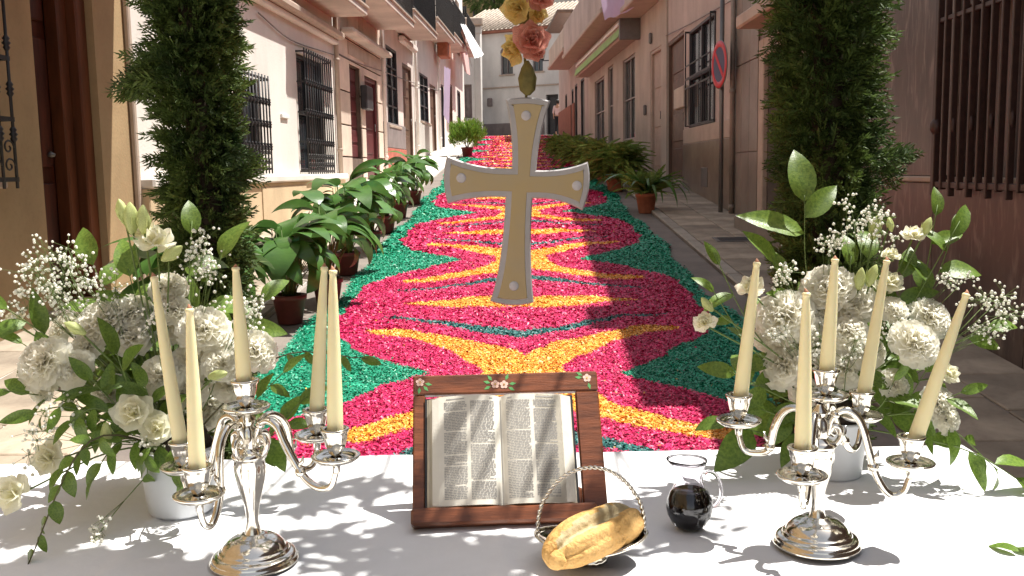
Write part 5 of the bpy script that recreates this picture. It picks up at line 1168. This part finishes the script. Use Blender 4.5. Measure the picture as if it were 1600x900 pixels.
# one flower bud leaf that points to the street at the end of the row
# feathery bush far left of the carpet
def frond_template(nb=22, droop=.5):
    V = []; F = []
    for k in range(nb):
        t = (k+1)/nb; y = t; z = -droop*t*t; l = .30*math.sin(PI*min(1, t*.9+.08))
        for s in (-1, 1):
            b = len(V); V += [(0, y, z), (s*l*.5, y+.06, z-.03+.02), (s*l, y+.10, z-.10), (s*l*.5, y+.015, z-.03)]; F.append((b, b+1, b+2, b+3))
    b = len(V); V += [(-.006, 0, 0), (.006, 0, 0), (.004, .5, -droop*.25), (-.004, .5, -droop*.25)]; F.append((b, b+1, b+2, b+3))
    b = len(V); V += [(-.004, .5, -droop*.25), (.004, .5, -droop*.25), (.001, 1, -droop), (-.001, 1, -droop)]; F.append((b, b+1, b+2, b+3))
    return np.array(V), np.array(F)
FT = [frond_template(22, .35), frond_template(22, .9)]
def fern(x, y, label, seed, n=70, L=.62, H=.27, R0=.15, up=1.7, m='fern', pm='pott', blades=0, name='potted_fern', cat='potted plant', z0=.0):
    r2 = random.Random(seed); t = empty(name, (x, y, gz(y)+z0), label=label, cat=cat, group='potted ferns along the shaded kerb' if m == 'fern' else None)
    pot(t, R0, H, M[pm]); V = []; F = []; off = 0
    for k, (tv, tf) in enumerate(FT):
        Ms = []
        for i in range(n//2):
            a = r2.uniform(0, 2*PI); e = r2.random(); d = Vector((math.cos(a)*(.25+.8*e), math.sin(a)*(.25+.8*e), up*(1.1-.8*e))); s = L*r2.uniform(.6, 1.05)
            Ms.append(np.array(TM((math.cos(a)*.04, math.sin(a)*.04, H*.95), yframe(d, Vector((-math.cos(a), -math.sin(a), .8))), (s*1.0, s, s))))
        Ms = np.array(Ms); vv = (np.einsum('nij,vj->nvi', Ms[:, :3, :3], tv)+Ms[:, None, :3, 3]).reshape(-1, 3); V.append(vv); F.append((tf[None]+(np.arange(len(Ms))*len(tv))[:, None, None]).reshape(-1, 4)+off); off += len(vv)
    link('fronds', npmesh('fronds', np.concatenate(V), np.concatenate(F), M[m]), t, kind='stuff')
    for k in range(blades):
        a = r2.uniform(0, 2*PI); d = Vector((math.cos(a)*.5, math.sin(a)*.5, 1.0)); s = r2.uniform(.6, .95)
        link('leaf', ALEAF[r2.randrange(2, 5)], t, TM((math.cos(a)*.03, math.sin(a)*.03, H*.95), yframe(d, Vector((-math.cos(a), -math.sin(a), .8))), (s*.35, s, s)))
    return t
fern(1.74, 13.3, 'arching ribbon leaved plant in the nearest terracotta pot on the shaded side', 80, 56, .40, up=2.6, blades=22)
def bushy(x, y, label, rx_, hz_, n, m='bush', pm='potb', name='bright_bush', cat='bush', group=None, sz=(.12, .20), seed=77):
    r2 = random.Random(seed); t = empty(name, (x, y, gz(y)), label=label, cat=cat, group=group); pot(t, .17, .27, M[pm]); pts = []
    for i in range(n):
        a = r2.uniform(0, 2*PI); e = r2.random()**.4; ph = math.acos(r2.uniform(-.85, 1)); q = 1+.18*math.sin(a*3+ph*4+seed)
        p = Vector((math.cos(a)*math.sin(ph)*rx_*e*q, math.sin(a)*math.sin(ph)*rx_*e*q, .20+hz_*.5+math.cos(ph)*hz_*.5*e*q)); pts.append((p, Vector((math.cos(a)*.7, math.sin(a)*.7, .9)), Vector((r2.uniform(-1, 1), r2.uniform(-1, 1), .5)), r2.uniform(*sz)))
    b = MB()
    for i in range(9): a = i*.7; b.tube([(0, 0, .2), (math.cos(a)*rx_*.5, math.sin(a)*rx_*.5, .25+hz_*.6)], [.012, .004], 5)
    b.build('stems', M['bark'], t, kind='stuff')
    if m != 'fern': sprays('foliage', t, pts, M[m], 1); return t
    V = []; F = []; off = 0
    for k, (tv, tf) in enumerate(FT):
        Ms = []
        for i, (p, d, nn_, s_) in enumerate(pts):
            if i % 2 != k: continue
            a = math.atan2(p.y, p.x)+r2.uniform(-.7, .7); q = Vector((p.x*.55, p.y*.55, p.z*.8)); dd = Vector((math.cos(a)*.8, math.sin(a)*.8, r2.uniform(.1, 1.1)))
            Ms.append(np.array(TM(q, yframe(dd, Vector((-math.cos(a), -math.sin(a), 1))), (s_*1.1, s_*1.1, s_*1.1))))
        Ms = np.array(Ms); V.append((np.einsum('nij,vj->nvi', Ms[:, :3, :3], tv)+Ms[:, None, :3, 3]).reshape(-1, 3)); F.append((tf[None]+(np.arange(len(Ms))*len(tv))[:, None, None]).reshape(-1, 4)+off); off += len(V[-1])
    link('fronds', npmesh('fronds', np.concatenate(V), np.concatenate(F), M[m]), t, kind='stuff'); return t
bushy(-1.45, 27.0, 'bright yellow green feathery bush at the far end of the sunny kerb', .46, .78, 900)

for k, (x, y, lab, rr_, hh_, n) in enumerate([(1.62, 16.4, 'dense round fern in terracotta pot, second from the nearest', .34, .70, 420), (1.60, 18.6, 'bushy fern behind the dense round one on the shaded side', .38, .64, 400), (1.40, 20.8, 'fern in the middle of the shaded row before the shop', .38, .54, 360), (1.28, 23.2, 'fern spreading over the carpet edge below the shop windows', .40, .46, 320), (1.20, 26.0, 'farthest fern of the shaded row near the walking person', .42, .40, 300)]):
    bushy(x, y, lab, rr_, hh_, n, 'fern', 'pott', 'potted_fern', 'potted plant', 'potted ferns along the shaded kerb', (.20, .38), 90+k)

# tree on the rise behind the roofs
c = at(770, 4, 54.0); r2 = random.Random(5); t = empty('tree', (c.x, 54.0, gz(54)), label='dark green tree crown above the roofs at the top of the street', cat='tree')
MB().tube([(0, 0, 0), (.1, 0, c.z-gz(54)-1), (0, .1, c.z-gz(54)+.6)], [.22, .15, .05], 8).build('trunk', M['bark'], t); pts = []
for i in range(1100):
    v = Vector((r2.gauss(0, 1), r2.gauss(0, 1), r2.gauss(0, 1))).normalized(); q = (1+.3*math.sin(v.x*5+v.z*4))*r2.random()**.35; pts.append((Vector((v.x*1.7*q, v.y*1.2*q, c.z-gz(54)+.7+v.z*.9*q)), v+Vector((0, 0, .4)), Vector((r2.uniform(-1, 1), r2.uniform(-1, 1), .5)), r2.uniform(.3, .55)))
sprays('crown', t, pts, M['cyp'], 2)

# ------------------------------------------------------------------ street furniture, laundry, people
p = on_ground(1141, 342); p = Vector((2.68, 12.9, gz(12.9)+PH))
t = empty('road_sign', p, label='round no parking sign with red rim on a thin steel pole', cat='road sign')
MB().tube([(0, 0, 0), (0, 0, 2.82)], .03, 10).build('pole', M['steel'], t)
zc = at(1135, 101, 12.9).z-p.z; xx = at(1135, 101, 12.9).x-p.x
Rn = Matrix.Rotation(R(-83), 4, 'Z') @ Matrix.Rotation(PI/2, 4, 'X'); Q = Matrix.Translation((-.03, -.03, zc)) @ Rn
MB().lathe([(0, 0), (.31, 0), (.315, .006), (.31, .012), (0, .012)], 36, M=Q).build('sign_back', M['steel'], t)
MB().lathe([(.225, .0135), (.225, .0155), (.305, .0155), (.305, .0135)], 36, M=Q).build('red_rim', M['redp'], t)
MB().lathe([(0, .0145), (.224, .0145)], 36, M=Q).build('blue_field', M['bluep'], t)
MB().box(-.225, .225, -.028, .028, .0150, .0170, M=Q @ Matrix.Rotation(R(-45), 4, 'Z')).build('red_bar', M['redp'], t)
MB().box(-.03, .03, -.03, .03, zc-.03, zc+.03).build('bracket', M['steel'], t)
# hydrant like white bar on the wall corner beside the pole
# laundry
def cloth_piece(pts, m, name, label, Yd=.12):
    c = at(*pts[0][:2], pts[0][2]); V = [at(*q)-c for q in pts]; b = MB(); n = 10
    vs = []; fs = []
    A, B_, C_, D_ = V
    for i in range(n+1):
        for j in range(n+1):
            u, v = i/n, j/n; p = (A.lerp(B_, u)).lerp(D_.lerp(C_, u), v)+Vector((.0, Yd*math.sin(u*9+v*3)*v, .02*math.sin(u*14)))
            vs.append(tuple(p))
    for i in range(n):
        for j in range(n): a = i*(n+1)+j; fs.append((a, a+1, a+n+2, a+n+1))
    b.add(vs, fs, True); o = b.build(name, m); o.location = c; return put(o, label, 'laundry', 'laundry hung over the street')
cloth_piece([(709, 12, 33), (722, 30, 35), (756, 86, 35), (742, 92, 33)], M['linen'], 'hanging_sheet', 'white sheet blowing out from the sunny side balconies')
cloth_piece([(712, 55, 34), (728, 58, 36), (735, 118, 36), (726, 112, 34)], M['pinkc'], 'hanging_cloth', 'pink cloth hanging under the blowing white sheet')
cloth_piece([(716, 40, 33), (722, 42, 33.5), (738, 108, 34), (728, 70, 33)], M['rbrown'], 'hanging_cloth', 'dark red cloth strip beside the white sheet', .05)
cloth_piece([(935, -25, 21.5), (990, -30, 20), (990, 14, 20), (945, 32, 21.5)], M['lilac'], 'hanging_sheet', 'lilac sheet hung over the balcony above the shop sign')
cloth_piece([(694, 104, 27.2), (704, 108, 28.2), (702, 196, 28.2), (693, 180, 27.2)], M['lilac'], 'hanging_cloth', 'lilac cloth hanging before a doorway far up the sunny side', .05)
def person(px, ytop, ybot, Y, label, shirt, facing=0, phase=.3):
    foot = at(px, ybot, Y); foot.z = gz(Y)+.005; Hh = at(px, ytop, Y).z-foot.z; Hh = max(1.5, min(1.85, Hh)); s = Hh/1.72
    t = empty('person', foot, (0, 0, facing), label=label, cat='person')
    def skinned(name, J, E, Rr, m, root=0):
        me = bpy.data.meshes.new(name); me.from_pydata([tuple(Vector(j)*s) for j in J], E, []); me.materials.append(m); o = link(name, me, t)
        md = o.modifiers.new('skin', 'SKIN'); sv = me.skin_vertices[0].data
        for i, r in enumerate(Rr): sv[i].radius = (r[0]*s, r[1]*s) if hasattr(r, '__len__') else (r*s, r*s)
        sv[root].use_root = True; md.use_smooth_shade = True; o.modifiers.new('sub', 'SUBSURF').levels = 1; o.modifiers['sub'].render_levels = 2; return o
    a = phase
    J = [(0, 0, .92), (0, 0, 1.10), (0, 0, 1.32), (0, .0, 1.45), (0, -.01, 1.53), (0, -.015, 1.62), (0, -.01, 1.69),
         (.17, 0, 1.40), (.22, .04*a, 1.14), (.22, -.10*a-.04, .90), (.22, -.13*a-.05, .80), (-.17, 0, 1.40), (-.22, -.04*a, 1.14), (-.22, .06*a-.04, .90), (-.22, .07*a-.05, .80),
         (.09, 0, .86), (.10, -.16*a, .48), (.10, .02, .09), (.10, -.12, .035), (-.09, 0, .86), (-.10, .12*a, .48), (-.10, .34*a, .10), (-.10, .34*a-.11, .04)]
    E = [(0, 1), (1, 2), (2, 3), (3, 4), (4, 5), (5, 6), (2, 7), (7, 8), (8, 9), (9, 10), (2, 11), (11, 12), (12, 13), (13, 14), (0, 15), (15, 16), (16, 17), (17, 18), (0, 19), (19, 20), (20, 21), (21, 22)]
    Rr = [(.14, .10), (.125, .09), (.15, .10), (.055, .055), (.055, .06), (.085, .10), (.06, .07), .055, .042, .032, .028, .055, .042, .032, .028, .085, .058, .038, .03, .085, .058, .038, .03]
    skinned('body', J, E, Rr, M['skin'])
    skinned('shirt', [J[0], J[1], J[2], J[7], J[8], J[11], J[12], (.222, 0, 1.06), (-.222, 0, 1.06)], [(0, 1), (1, 2), (2, 3), (3, 4), (4, 7), (2, 5), (5, 6), (6, 8)], [(.165, .12), (.15, .11), (.165, .115), .07, .058, .07, .058, .055, .055], shirt)
    skinned('trousers', [(0, 0, .95), J[15], J[16], (.10, .01, .14), J[19], J[20], (-.10, .32*a, .15)], [(0, 1), (1, 2), (2, 3), (0, 4), (4, 5), (5, 6)], [(.15, .11), .10, .075, .055, .10, .075, .055], M['trous'])
    b = MB(); b.lathe([(.0, .0), (.06, -.005), (.095, -.05), (.10, -.10), (.085, -.16), (.05, -.19)], 14, Vector((0, .015, 1.755))*s); b.build('hair', M['hair'], t)
    return t
person(872, 170, 218, 42.5, 'person in pale pink shirt and black trousers walking before the far doorway', M['shirt'], PI*.9)
person(716, 172, 210, 40.0, 'person all in black standing against the far sunny house', M['trous'], PI*.5, .1)
